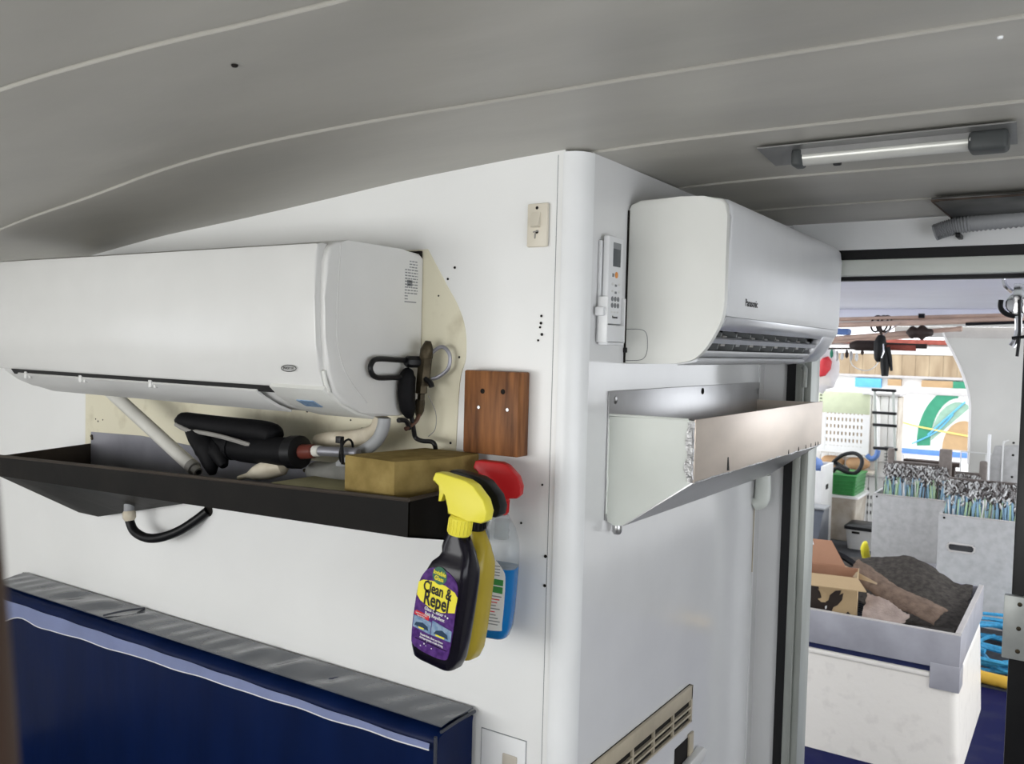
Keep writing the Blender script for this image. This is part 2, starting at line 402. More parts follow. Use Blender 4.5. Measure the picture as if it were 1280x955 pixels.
# cream old-paint backing board on wall_front, with its screw holes
b = B()
pts = [(-1.405, 1.25), (-.24, 1.25), (-.243, 1.367), (-.238, 1.483), (-.226, 1.53), (-.229, 1.58), (-.245, 1.62), (-.269, 1.655), (-.30, 1.70), (-.317, 1.725), (-1.405, 1.725)]
pts = pts[:2] + [tuple(p)[:2] for p in spline([(p[0], p[1], 0) for p in pts[2:10]], 4)] + pts[10:]
prism(b, pts, 'y', -.0015, .001); obj('cream_board', b, 'cream_paint', wall_a, label='cream old-paint board around the air conditioner')
hp = [(-.071, 1.604), (-.073, 1.585), (-.069, 1.573), (-.076, 1.563), (-.0715, 1.592), (-.27, 1.67), (-.29, 1.64), (-.255, 1.69), (-1.36, 1.345), (-1.35, 1.34), (-1.33, 1.345), (-1.21, 1.36), (-1.16, 1.35), (-.62, 1.41), (-.5, 1.40), (-.43, 1.40), (-.47, 1.385), (-.33, 1.335), (-.255, 1.375), (-.24, 1.53),
      (-.05, 1.2), (-.06, 1.32), (-.05, 1.15), (-.1, 1.25)]
for x, z in hp:
    b = B(); disc(b, (x, -.001, z), (0, -1, 0), random.uniform(.0018, .003), .0012, 8); obj('screw_hole', b, 'hole_black', wall_a)
# small access panel low on the wall
hb = bx('access_panel', 'trim_white', wall_a, -.171, -.079, -.002, .001, .80, .874, bev=.0008)
bx('panel_gap', 'grey_print', wall_a, -.1725, -.0775, -.0006, .001, .798, .8755)
bx('chipped_patch', 'cream_dirty', hb, -.125, -.095, -.004, -.001, .82, .843, bev=.002)
# panel joint line near the corner trim
bx('wall_joint', 'grey_print', wall_a, -.0475, -.0465, -.0004, .001, 0, 1.87)
bx('wall_joint', 'trim_white', wall_b, -.002, .002, .955, .962, 0, 1.87)

# ------------------------------------------------------------------ air conditioner above the drain trough
ac = thing('air_conditioner', 'long white split air conditioner with grime on its side above the dark drain trough', 'air conditioner', (-.84, 0, 1.42))
XL, XR = -1.36, -.3255
prof = [(0, 1.432), (-.06, 1.423), (-.123, 1.424), (-.16, 1.433), (-.195, 1.448), (-.222, 1.468), (-.238, 1.50), (-.246, 1.56), (-.249, 1.62), (-.247, 1.68),
        (-.240, 1.703), (-.225, 1.715), (-.2, 1.719), (-.06, 1.719), (-.012, 1.716), (0, 1.708)]
b = B(); prism(b, [(y - .001, z) for y, z in prof], 'x', XL, XR, bev=.006, seg=3); body = obj('body', b, 'ac_side', ac)
fp = [(-.236, 1.474), (-.250, 1.505), (-.257, 1.55), (-.261, 1.62), (-.261, 1.69), (-.257, 1.708), (-.248, 1.711)]
b = B(); prism(b, fp + [(y + .024, z - .001) for y, z in reversed(fp)], 'x', XL, -.337, bev=.004, seg=2); fpan = obj('front_panel', b, 'ac_panel', ac)
b = B(); tube(b, [(-.3345, -.228, 1.470), (-.3335, -.2365, 1.484), (-.333, -.243, 1.505)], .0035, 8); obj('panel_edge', b, 'ac_white', fpan)
b = B(); tube(b, [(XR, -.217, 1.712), (XR, -.221, 1.64), (XR, -.2215, 1.56), (XR, -.208, 1.515), (XR, -.186, 1.484), (XR, -.147, 1.449)], .0014, 6); obj('side_ridge', b, 'ac_panel', body)
# outlet slot, flap, clips, display cover
b = B(); prism(b, [(-.2395, 1.474), (-.2315, 1.4625), (-.215, 1.4625), (-.225, 1.474)], 'x', XL + .06, -.462); obj('outlet_slot', b, 'slot_dark', ac)
fl = [(-.2365, 1.463), (-.218, 1.448), (-.188, 1.434), (-.155, 1.423)]
b = B(); prism(b, fl + [(y + .003, z + .004) for y, z in reversed(fl)], 'x', XL + .08, -.50, bev=.001); flap = obj('louvre_flap', b, 'ac_side', ac)
for x in (-1.245, -1.035, -.80):
    b = B(); box(b, x - .005, x + .005, -.238, -.222, 1.455, 1.470, bev=.002); box(b, x + .006, x + .013, -.234, -.225, 1.455, 1.461, bev=.001); obj('clip', b, 'ac_panel', flap)
dc = [(-.2425, 1.473), (-.222, 1.456), (-.198, 1.444), (-.165, 1.429), (-.12, 1.419)]
b = B(); prism(b, dc + [(y + .005, z + .006) for y, z in reversed(dc)], 'x', -.462, -.334, bev=.002); disp = obj('display_cover', b, 'ac_white', ac)
nv = Vector((0, -.44, -.90)).normalized()
b = B(); prism(b, [(-.2145, 1.4505), (-.192, 1.4395), (-.190, 1.4425), (-.2125, 1.4535)], 'x', -.425, -.385); obj('display_window', b, 'label_blue', disp)
# oval badge
b = B(); c0 = Vector((-.402, -.2535, 1.506)); lx = Vector((1, 0, 0)); ly = Vector((0, .15, 1)).normalized()
tube(b, [c0 + lx * .0175 * math.cos(t) + ly * .0052 * math.sin(t) for t in [2 * math.pi * i / 24 for i in range(24)]], .0007, 5, closed=True, smooth=False)
lg = obj('badge_ring', b, 'black_print', fpan)
text('badge_lettering', 'INVERTER', .0066, c0 + Vector((0, -.0008, 0)), lx, ly, 'black_print', fpan, sx=.85)
# rating label on the side
b = B(); random.seed(3)
for row in range(15):
    z = 1.70 - row * .0052
    if row > 11: segs = [(-.054, -.046)] if row < 14 else [(-.054, -.022)]
    else:
        segs = []; y = -.054 + (.012 if row < 3 else 0)
        while y < -.02:
            l = random.uniform(.003, .009); segs.append((y, min(y + l, -.019))); y += l + .0025
    for y0, y1 in segs: box(b, XR - .0005, XR + .0006, y0, y1, z - .0014, z + .0006)
box(b, XR - .0005, XR + .0006, -.048, -.034, 1.655, 1.666)
obj('rating_print', b, 'grey_print', body, smooth=False)
b = B(); box(b, XL + .01, XR - .004, -.006, -.0005, 1.43, 1.722); obj('dark_gap', b, 'hole_black', ac)

# ------------------------------------------------------------------ dark drain trough on wall_front
tr = thing('drain_trough', 'long dark painted metal drain trough fixed under the long air conditioner', 'trough', (-.78, 0, 1.15))
TX0, TX1 = -1.383, -.165
def rim(x): return 1.2725 + (x + 1.32) * .0335
def bot(x): return interp([(-1.383, 1.112), (-1.30, 1.112), (-.95, 1.188), (-.165, 1.212)], x)
def fb(x): return rim(x) - interp([(-1.383, .045), (-.165, .058)], x)
YF = -.225
xs = [TX0, -1.34, -1.30, -1.2, -1.1, -.95, -.6, -.165]
b = B(); secs = []
for x in xs:
    r_, f_, w_ = rim(x), fb(x), bot(x); t = .004
    secs.append([(x, YF, r_), (x, YF, f_), (x, -.03, w_), (x, 0, w_), (x, 0, w_ + t), (x, -.03, w_ + t), (x, YF + t, f_ + t * .6), (x, YF + t, r_)])
loft(b, secs); obj('tray', b, 'trough_dark', tr, angle=25)
for x in (TX0, TX1 - .004):
    b = B(); prism(b, [(-.001, bot(x) + .001), (-.03, bot(x) + .001), (YF + .001, fb(x)), (YF + .001, rim(x)), (-.001, rim(x) + (.012 if x < -1 else .004))], 'x', x, x + .004)
    obj('end_plate', b, 'trough_brown' if x < -1 else 'trough_dark', tr)
b = B(); tube(b, [(TX0, YF + .002, rim(TX0)), (TX1, YF + .002, rim(TX1)), ], .0035, 8); tube(b, [(TX1 - .001, YF, rim(TX1)), (TX1 - .001, -.004, rim(TX1) + .003)], .0035, 8)
obj('rim_edge', b, 'trough_brown', tr)
b = B(); prism(b, [(-1.375, 1.20), (-.18, 1.22), (-.18, 1.325), (-.55, 1.312), (-.9, 1.306), (-1.17, 1.318), (-1.375, 1.312)], 'y', -.005, -.0018); bp_ = obj('back_plate', b, 'steel_dull', tr)
for x, z in ((-1.37, 1.302), (-1.368, 1.296), (-.9, 1.285), (-.62, 1.29)):
    b = B(); disc(b, (x, -.005, z), (0, -1, 0), .004, .003, 8); obj('bolt', b, 'brass_dark', bp_)

# white drain pipe from the unit
st = thing('drain_pipe', 'white plastic drain pipe slanting from the long air conditioner into the trough', 'pipe', (-.86, -.1, 1.26))
b = B(); A = Vector((-1.15, -.10, 1.43)); E2 = Vector((-.846, -.10, 1.282)); d = (E2 - A).normalized()
tube(b, [A, E2], .0145, 14, smooth=False); obj('pipe', b, 'pipe_white', st)
b = B(); lathe(b, [(.0155, -.012), (.0155, .002), (.011, .003), (.010, .016), (.006, .0165), (.006, .002)], E2, d, 14); obj('pipe_end', b, 'cable_grey', st)
b = B(); lathe(b, [(.0055, .016), (.0055, .0172)], E2, d, 10); obj('pipe_bore', b, 'hole_black', st)

# black padded pole bundle in the trough
bk = thing('padded_pole', 'black foam padded pole with silver shaft lying in the dark drain trough', 'pole', (-.66, -.12, 1.27))
b = B(); tube(b, [(-.845, -.135, 1.388), (-.83, -.135, 1.384), (-.74, -.13, 1.380), (-.62, -.125, 1.378), (-.585, -.12, 1.372), (-.575, -.12, 1.368)], [.010, .018, .020, .021, .022, .012], 12); obj('upper_sleeve', b, 'foam_black', bk)
b = B(); tube(b, [(-.838, -.15, 1.377), (-.80, -.152, 1.368), (-.74, -.152, 1.366), (-.69, -.15, 1.362), (-.62, -.145, 1.352)], .0045, 8); obj('grey_cord', b, 'cable_grey', bk)
b = B(); tube(b, [(-.825, -.13, 1.378), (-.785, -.138, 1.358), (-.75, -.142, 1.335), (-.735, -.145, 1.308), (-.727, -.147, 1.285)], [.012, .022, .026, .018, .006], 12); tube(b, [(-.76, -.135, 1.352), (-.72, -.14, 1.33), (-.695, -.145, 1.305)], [.012, .02, .008], 10); obj('cloth_strap', b, 'foam_black', bk)
b = B(); tube(b, [(-.755, -.125, 1.352), (-.72, -.125, 1.345), (-.66, -.125, 1.340), (-.58, -.125, 1.343), (-.53, -.125, 1.346)], [.016, .023, .026, .027, .027], 14); tube(b, [(-.70, -.125, 1.343), (-.687, -.125, 1.342)], .0275, 14)
obj('foam_grip', b, 'foam_black', bk)
b = B(); lathe(b, [(.026, -.028), (.031, -.024), (.031, 0), (.02, .004)], (-.507, -.125, 1.347), (1, 0, .09), 16); obj('foam_collar', b, 'rubber_black', bk)
b = B(); lathe(b, [(.014, 0), (.013, .03), (.009, .034)], (-.503, -.125, 1.348), (1, 0, .12), 12); obj('ferrule', b, 'red_brown', bk)
b = B(); lathe(b, [(.0105, 0), (.0105, .015), (.0095, .016)], (-.472, -.125, 1.352), (1, 0, .1), 12); obj('white_band', b, 'pipe_white', bk)
b = B(); lathe(b, [(.009, 0), (.009, .092), (.007, .094)], (-.457, -.125, 1.3535), (1, 0, .05), 12); obj('shaft', b, 'steel_dull', bk)
b = B(); tube(b, [(-.392 + .004 * math.sin(t), -.125 + .016 * math.cos(t), 1.358 + .022 * math.sin(t)) for t in [2 * math.pi * i / 16 for i in range(16)]], .0022, 6, closed=True, smooth=False)
box(b, -.40, -.388, -.145, -.135, 1.374, 1.386, bev=.001); tube(b, [(-.39, -.14, 1.38), (-.386, -.142, 1.36), (-.384, -.142, 1.338)], .003, 6); obj('cable_tie', b, 'rubber_black', bk)

b = B(); tube(b, [(-.525, -.066, 1.362), (-.49, -.066, 1.366), (-.44, -.066, 1.372), (-.40, -.066, 1.380), (-.372, -.066, 1.395), (-.362, -.066, 1.418)], [.012, .017, .0175, .017, .016, .016], 14)
tag(obj('insulated_pipe', b, 'cream_plastic'), 'cream insulated pipe curving under the long air conditioner into the trough', 'pipe')
b = B(); lathe(b, [(.004, 0), (.005, .02), (.013, .035), (.019, .06), (.019, .095), (.01, .105)], (-.648, -.15, 1.287), (.85, .35, .30), 14)
tag(obj('nozzle_bottle', b, 'cream_plastic'), 'cream squeeze bottle with narrow nozzle under the black foam grip', 'bottle')
b = B(); bmesh.ops.create_icosphere(b, subdivisions=3, radius=1)
for v in b.verts: v.co = Vector((v.co.x * .085, v.co.y * .035, v.co.z * .026 * (1 + .2 * math.sin(v.co.x * 5)))) + Vector((-.455, -.075, 1.305))
tag(obj('grey_cloth', b, 'sack_grey'), 'crumpled grey cloth lying in the dark trough beside the sponge block', 'cloth')
b = B(); tube(b, [(-.332, -.094, 1.42), (-.334, -.094, 1.405), (-.346, -.094, 1.382), (-.372, -.094, 1.362), (-.41, -.092, 1.345), (-.44, -.088, 1.325)], .0115, 12)
tag(obj('condensate_hose', b, 'hose_grey'), 'grey flexible hose curving down from the long air conditioner underside', 'hose')
b = B(); box(b, -.49, -.29, -.212, -.10, 1.2635, 1.303, bev=.003); sl = tag(obj('olive_slab', b, 'olive_slab'), 'flat olive foam slab lying in the trough beside the thick sponge', 'foam slab')
b = B(); prism(b, [(-.318, -.205), (-.203, -.215), (-.172, -.125), (-.172, -.03), (-.29, -.03)], 'z', 1.306, 1.366, bev=.002); 
sp = tag(obj('sponge_block', b, 'sponge'), 'thick yellow brown sponge block standing in the right end of the trough', 'sponge')

# refrigerant valve
vl = thing('refrigerant_valve', 'dark brass refrigerant valve with looped black tube beside the long air conditioner', 'valve', (-.29, -.03, 1.43))
b = B(); lathe(b, [(.006, 0), (.012, .006), (.012, .02), (.008, .03), (.005, .036)], (-.29, -.035, 1.522), (.15, 0, 1), 10); lathe(b, [(.013, 0), (.013, .05), (.010, .054)], (-.295, -.035, 1.478), (.1, 0, 1), 6); obj('valve_body', b, 'brass_dark', vl)
b = B(); lathe(b, [(.010, 0), (.011, .01), (.011, .03), (.008, .034)], (-.298, -.035, 1.520), (-.3, -1, 0), 8); obj('side_nut', b, 'rubber_black', vl)
b = B(); tube(b, [(-.309, -.06, 1.522), (-.312, -.09, 1.523), (-.313, -.138, 1.524), (-.313, -.152, 1.515), (-.313, -.152, 1.503), (-.313, -.138, 1.493), (-.312, -.10, 1.492), (-.310, -.065, 1.492)], .0047, 8); obj('loop_tube', b, 'rubber_black', vl)
b = B(); tube(b, [(-.307, -.055, 1.504), (-.308, -.062, 1.494), (-.308, -.064, 1.46), (-.307, -.06, 1.435), (-.305, -.056, 1.42)], [.007, .015, .016, .014, .006], 12); obj('insulated_bulb', b, 'foam_black', vl)
b = B(); lathe(b, [(.011, 0), (.011, .018), (.007, .02), (.007, .03)], (-.297, -.035, 1.482), (-.05, 0, -1), 6); lathe(b, [(.008, .03), (.009, .036), (.009, .05), (.005, .06)], (-.297, -.035, 1.482), (-.1, 0, -1), 8); obj('lower_nut', b, 'brass_dark', vl)
b = B(); tube(b, [(-.300, -.035, 1.43), (-.302, -.042, 1.415), (-.306, -.055, 1.405), (-.308, -.065, 1.40)], .004, 8); obj('copper_tail', b, 'copper_dark', vl)
b = B(); tube(b, [(-.306, -.054, 1.43), (-.305, -.046, 1.40), (-.305, -.04, 1.384), (-.29, -.04, 1.379), (-.268, -.04, 1.379), (-.261, -.04, 1.374), (-.262, -.035, 1.364)], .0042, 8); obj('thin_pipe', b, 'rubber_black', vl)
b = B(); tube(b, [(-.283, -.03, 1.535), (-.262, -.025, 1.548), (-.248, -.02, 1.535), (-.25, -.02, 1.51), (-.268, -.025, 1.494), (-.28, -.03, 1.49)], .0035, 8); obj('wire_ring', b, 'steel_dull', vl)
b = B(); tube(b, [(-.285, -.04, 1.49), (-.272, -.043, 1.484), (-.268, -.043, 1.476)], .005, 6); obj('cable_tie', b, 'rubber_black', vl)
b = B(); tube(b, [(-.308, -.085, 1.417), (-.307, -.065, 1.415), (-.306, -.055, 1.40)], .0045, 6); obj('cable_tie', b, 'rubber_black', vl)
b = B(); tube(b, [(-.286, -.03, 1.46), (-.276, -.02, 1.43), (-.28, -.015, 1.40), (-.292, -.02, 1.385)], .0008, 5); obj('thin_wire', b, 'cable_grey', vl)

# drain elbow and hose under the trough
dh = thing('drain_hose', 'black drain hose with cream joint looping from trough underside into the wall', 'hose', (-1.02, -.05, 1.10))
b = B(); tube(b, [(-1.13, -.06, 1.175), (-1.13, -.06, 1.15)], .0115, 12, smooth=False); obj('grey_stub', b, 'hose_grey', dh)
b = B(); lathe(b, [(.012, 0), (.0145, .004), (.0145, .016), (.010, .024)], (-1.13, -.06, 1.152), (.12, 0, -1), 12); obj('cream_joint', b, 'cream_plastic', dh)
b = B(); tube(b, [(-1.128, -.06, 1.130), (-1.11, -.06, 1.108), (-1.07, -.058, 1.098), (-1.03, -.05, 1.102), (-.985, -.035, 1.12), (-.95, -.018, 1.145), (-.925, -.004, 1.168)], .0105, 12); obj('black_hose', b, 'rubber_black', dh)
b = B(); disc(b, (-.925, -.0005, 1.17), (0, -1, 0), .014, .002, 14); obj('wall_hole', b, 'hole_black', wall_a)

# ------------------------------------------------------------------ wooden plaque and light switch
pq = thing('wooden_plaque', 'reddish wooden mounting block with two holes and two screws on the white wall', 'wood block', (-.165, 0, 1.362))
b = B(); box(b, -.2035, -.0905, -.035, -.0005, 1.366, 1.509, bev=.003); wb = obj('board', b, 'wood_red', pq)
for x, z in ((-.164, 1.474), (-.122, 1.475)):
    b = B(); disc(b, (x, -.0345, z), (0, -1, 0), .0046, .001, 12); obj('drilled_hole', b, 'hole_black', pq)
for x, z in ((-.171, 1.446), (-.112, 1.445)):
    b = B(); disc(b, (x, -.0345, z), (0, -1, 0), .0032, .0016, 12); obj('screw', b, 'screw_metal', pq)
sw = thing('light_switch', 'narrow cream light switch with rocker on the white wall beside the corner', 'light switch', (-.08, 0, 1.718))
b = B(); box(b, -.1005, -.0605, -.008, -.0005, 1.719, 1.792, bev=.003); obj('plate', b, 'switch_cream', sw)
b = B(); prism(b, [(-.007, 1.751), (-.0175, 1.753), (-.0085, 1.777), (-.007, 1.777)], 'x', -.0905, -.0735, bev=.001); obj('rocker', b, 'switch_cream', sw)
for x, z, r_, m in ((-.081, 1.784, .0028, 'hole_black'), (-.080, 1.744, .003, 'hole_black')):
    b = B(); disc(b, (x, -.0078, z), (0, -1, 0), r_, .0008, 10); obj('screw', b, m, sw)
b = B(); tube(b, [(-.083, -.0085, 1.742), (-.0835, -.0085, 1.733)], .0012, 6); tube(b, [(-.087, -.0085, 1.744), (-.077, -.0085, 1.7455)], .0012, 6); obj('key_slot', b, 'cable_grey', sw)

# ------------------------------------------------------------------ spray bottles hanging on the trough end
def to_local(base, tilt, p):
    dx, dz = p[0] - base[0], p[1] - base[2]; c_, s_ = math.cos(tilt), math.sin(tilt)
    return (dx * c_ - dz * s_, dx * s_ + dz * c_)
SEC = [(0, -.034, .032, .034, .012), (.004, -.040, .037, .042, .014), (.02, -.0445, .0415, .050, .015), (.05, -.0455, .043, .051, .015), (.09, -.045, .0435, .051, .015), (.12, -.0415, .0435, .050, .015),
       (.142, -.036, .0425, .0505, .014), (.158, -.028, .0405, .049, .013), (.168, -.0185, .0385, .042, .012), (.176, -.0165, .0365, .035, .012), (.184, -.0195, .034, .033, .012), (.195, -.0185, .028, .031, .014), (.206, -.015, .021, .030, .016)]
def bottle_body(b, h0=0, h1=1, inset=0.0):
    secs = []
    for h, L, Rr, D, rad in SEC:
        if h < h0 - 1e-6 or h > h1 + 1e-6: continue
        secs.append([(x, y, h) for x, y in rrect(L + inset, Rr - inset, -D / 2 + inset, D / 2 - inset, rad)])
    loft(b, secs)
def trigger(root, m, capm, k=1.0):
    b = B(); lathe(b, [(.0165, .206), (.0175, .208), (.0175, .232), (.014, .235)], (.003, 0, 0), (0, 0, 1), 20)
    cp = obj('screw_cap', b, capm, root, local=True)
    b = B()
    for i in range(20):
        t = 2 * math.pi * i / 20; tube(b, [(.003 + .0178 * math.cos(t), .0178 * math.sin(t), .209), (.003 + .0178 * math.cos(t), .0178 * math.sin(t), .230)], .0009, 4, smooth=False)
    obj('cap_ribs', b, capm, cp, local=True)
    b = B()
    prism(b, [(-.016, .234), (.022, .234), (.045, .236), (.052, .242), (.053, .256), (.044, .272), (.022, .288), (.008, .292), (-.040, .292), (-.050, .290), (-.053, .281), (-.052, .276), (-.034, .273), (-.022, .262)], 'y', -.011, .011, bev=.003)
    for v in b.verts: v.co.x *= k
    obj('trigger_head', b, m, root, local=True)
    b = B(); prism(b, [(-.046, .276), (-.037, .275), (-.031, .262), (-.035, .248), (-.040, .247), (-.039, .262)], 'y', -.006, .006, bev=.001)
    for v in b.verts: v.co.x *= k
    obj('trigger_lever', b, m, root, local=True)
tilt = math.radians(8.5)
b1 = thing('spray_bottle', 'black spray bottle with purple and yellow label and yellow trigger on trough end', 'spray bottle', (-.119, -.2, 1.062), 'spray bottles hung on the trough end', (0, tilt, 0))
b = B(); bottle_body(b); obj('bottle', b, 'bottle_black', b1, local=True, angle=60)
trigger(b1, 'trigger_yellow', 'trigger_yellow')
# label: layers raised one above the other on the flat front (local y = -.0255)
def layer(name, pts, m, parent, y, th=.0004):
    b = B(); prism(b, pts, 'y', y, y + th + .001); return obj(name, b, m, parent, local=True, smooth=False)
Y0 = -.0262
def ZL(z): return .020 + (z - .010) * 1.06
def LY(name, pts, *a): return layer(name, [(x * 1.05, ZL(z)) for x, z in pts], *a)
lbl = LY('label', [tuple(p)[:2] for p in spline([(-.028, .012, 0), (.022, .010, 0), (.033, .025, 0), (.0335, .09, 0), (.030, .122, 0), (.010, .136, 0), (-.018, .134, 0), (-.033, .118, 0), (-.0385, .09, 0), (-.0375, .03, 0)], 5, True)], 'label_purple', b1, Y0)
yb = [(-.0375, .088), (-.030, .0815), (-.010, .076), (.010, .076), (.033, .083), (.0335, .106), (.028, .1115), (.01, .116), (-.012, .116), (-.030, .1125), (-.0375, .107)]
LY('yellow_band', yb, 'label_yellow', lbl, Y0 - .0005)
X, Z = (1, 0, 0), (0, 0, 1)
def ltext(s, size, x, z, m, bold=.0, sx=.8, y=Y0 - .001): return text('lettering', s, size * 1.08, (x * 1.05, y, ZL(z)), X, Z, m, lbl, local=True, bold=bold, sx=sx)
ltext('Clean &', .0220, -.002, .1050, 'black_print', .0006, .70)
ltext('Repel', .0290, -.001, .0885, 'black_print', .0007, .68)
b = B(); lathe(b, [(.0135, 0), (.0135, .0006)], (-.002, Y0, ZL(.127)), (0, -1, 0), 24); obj('logo_disc', b, 'logo_ring', lbl, local=True)
ltext('Invisible', .0088, -.002, .1305, 'label_yellow', .0002, .78); ltext('Glass', .0088, -.002, .1225, 'label_yellow', .0002, .85)
ltext('Glass Cleaner +', .0070, .000, .0735, 'label_white', .0001, .85); ltext('Rain Repellent', .0070, .000, .0665, 'label_white', .0001, .85)
LY('red_tag', [(-.037, .0585), (-.010, .0570), (-.010, .0645), (-.034, .0655), (-.037, .063)], 'label_red', lbl, Y0 - .0006)
ltext('Improves Visibility', .0034, -.0235, .0627, 'label_white', 0, .85, Y0 - .0012); ltext('Day & Night', .0034, -.0235, .0592, 'label_white', 0, .85, Y0 - .0012)
LY('photo_panel', [(-.037, .040), (-.0045, .0385), (-.0045, .0565), (-.037, .057)], 'label_blue', lbl, Y0 - .0005)
LY('photo_panel', [(-.003, .0385), (.033, .040), (.033, .0555), (-.003, .060)], 'label_blue', lbl, Y0 - .0005)
LY('car_print', [(-.034, .043), (-.008, .0425), (-.010, .048), (-.02, .051), (-.032, .048)], 'label_navy', lbl, Y0 - .0009)
LY('car_print', [(.002, .0425), (.028, .0425), (.026, .048), (.016, .0515), (.006, .048)], 'label_navy', lbl, Y0 - .0009)
LY('caption', [(-.026, .0415), (-.016, .0415), (-.016, .0435), (-.026, .0435)], 'label_yellow', lbl, Y0 - .0012)
LY('caption', [(.006, .0405), (.022, .0405), (.022, .0428), (.006, .0428)], 'label_yellow', lbl, Y0 - .0012)
ltext('Repels Rain, Sleet and Snow', .0042, .0, .034, 'label_white', 0.0001, .85); ltext('Average months of safe driving', .0042, 0, .0295, 'label_white', 0.0001, .8)
LY('rule', [(-.030, .0245), (.028, .0245), (.028, .0255), (-.030, .0255)], 'bottle_black', lbl, Y0 - .0005)
random.seed(11)
for i in range(26):
    x, z = random.uniform(-.034, .03), random.choice([random.uniform(.012, .028), random.uniform(.06, .08)])
    b = B(); lathe(b, [(random.uniform(.0008, .0016), 0), (.0003, .0005)], (x, Y0, ZL(z)), (0, -1, 0), 8); obj('droplet_print', b, 'label_white' if i % 3 == 0 else 'label_purple', lbl, local=True)

b2 = thing('spray_bottle', 'yellow spray bottle with black trigger squeezed behind the black bottle', 'spray bottle', (-.128, -.140, 1.058), 'spray bottles hung on the trough end', (0, math.radians(7), 0))
b = B(); bottle_body(b); obj('bottle', b, 'bottle_yellow', b2, local=True, angle=60)
trigger(b2, 'rubber_black', 'rubber_black')
b3 = thing('spray_bottle', 'clear spray bottle of blue cleaner with red trigger nearest the wall', 'spray bottle', (-.124, -.062, 1.068), 'spray bottles hung on the trough end', (0, math.radians(3), math.radians(17)))
SEC3 = SEC
b = B(); bottle_body(b, .12, 1); obj('bottle', b, 'clear_plastic', b3, local=True, angle=60)
b = B(); bottle_body(b, 0, .12, .0); obj('blue_liquid', b, 'blue_liquid', b3, local=True, angle=60)
trigger(b3, 'trigger_red', 'trigger_red', .80)
b = B(); lathe(b, [(.0125, .165), (.014, .168), (.012, .171), (.0125, .177), (.014, .18), (.012, .183), (.0125, .19), (.014, .193), (.012, .197)], (.012, 0, 0), (0, 0, 1), 14); obj('neck_rings', b, 'clear_plastic', b3, local=True)
l3 = layer('label', [tuple(p)[:2] for p in spline([(-.03, .018, 0), (.026, .018, 0), (.032, .03, 0), (.032, .10, 0), (.026, .120, 0), (.004, .138, 0), (-.025, .13, 0), (-.036, .11, 0), (-.036, .03, 0)], 4, True)], 'label_white', b3, Y0)
layer('green_block', [(-.010, .082), (.029, .080), (.029, .091), (-.010, .092)], 'label_green', l3, Y0 - .0005)
layer('green_block', [(-.010, .094), (.029, .093), (.029, .103), (-.010, .104)], 'label_green', l3, Y0 - .0005)
for i in range(10):
    z = .074 - i * .0052; w_ = random.uniform(.7, 1)
    layer('text_line', [(-.012, z), (-.012 + .042 * w_, z), (-.012 + .042 * w_, z + .0016), (-.012, z + .0016)], 'label_red' if i in (1, 2, 5) else 'grey_print', l3, Y0 - .0005)
for i in range(4):
    z = .124 - i * .005
    layer('text_line', [(-.010, z), (.022, z), (.022, z + .0014), (-.010, z + .0014)], 'grey_print', l3, Y0 - .0005)

# ------------------------------------------------------------------ padded bench
bn = thing('bench', 'navy vinyl padded bench with plastic covered backrest against the white wall', 'bench', (-.9, -.3, 0))
b = B(); N = 60; secs = []
BX0, BX1 = -1.68, -.184
for i in range(N + 1):
    x = BX0 + (BX1 - BX0) * i / N
    e = 0 if 0 < i < N else .006
    sag = .0015 * math.sin(x * 23) + .001 * math.sin(x * 51)
    secs.append([(x, -.006 - e, .47), (x, -.006 - e, .893 - e), (x, -.010, .902 - e + sag * .3), (x, -.04, .9045 - e + sag), (x, -.085, .9035 - e + sag), (x, -.108, .897 - e), (x, -.1165 + e, .885 - e), (x, -.119 + e + sag, .86), (x, -.119 + e - sag, .70), (x, -.117 + e, .47)])
loft(b, secs); br = obj('backrest', b, 'navy_vinyl', bn, angle=60)
# grey top strip with creases
random.seed(5)
def topf(u, v):
    x = BX0 + .01 + (BX1 - .012 - BX0) * u; y = -.0085 - .092 * v
    ph = x * 44 + v * 2.2 + 1.3 * math.sin(x * 7.7)
    amp = .0052 * (0.5 + .5 * math.sin(x * 9.3 + 1)) * math.sin(math.pi * v)
    return Vector((x + .030 * v * min(1, 8 * (1 - u)), y, .9105 + amp * math.sin(ph) + .0012 * math.sin(ph * 2.3 + 1) * math.sin(math.pi * v) - .004 * max(0, v - .8) * 5 * .6))
b = B(); sheet(b, topf, 260, 8, .002); obj('top_strip', b, 'top_vinyl', br, angle=60)
b = B(); tube(b, [(BX0 + i * .05, -.0095 + .001 * math.sin(i), .906) for i in range(30)], .0035, 8, k=2); tube(b, [(BX1 + .002, -.008, .904), (BX1 + .002, -.06, .904), (BX1 + .001, -.105, .9005)], .0028, 8)
tube(b, [(BX1, -.118, .897), (BX1 + .001, -.119, .8), (BX1, -.118, .47)], .003, 8); tube(b, [(-1.14, -.010, .912), (-1.15, -.06, .915), (-1.165, -.100, .911)], .0022, 6)
obj('piping', b, 'piping_dark', br)
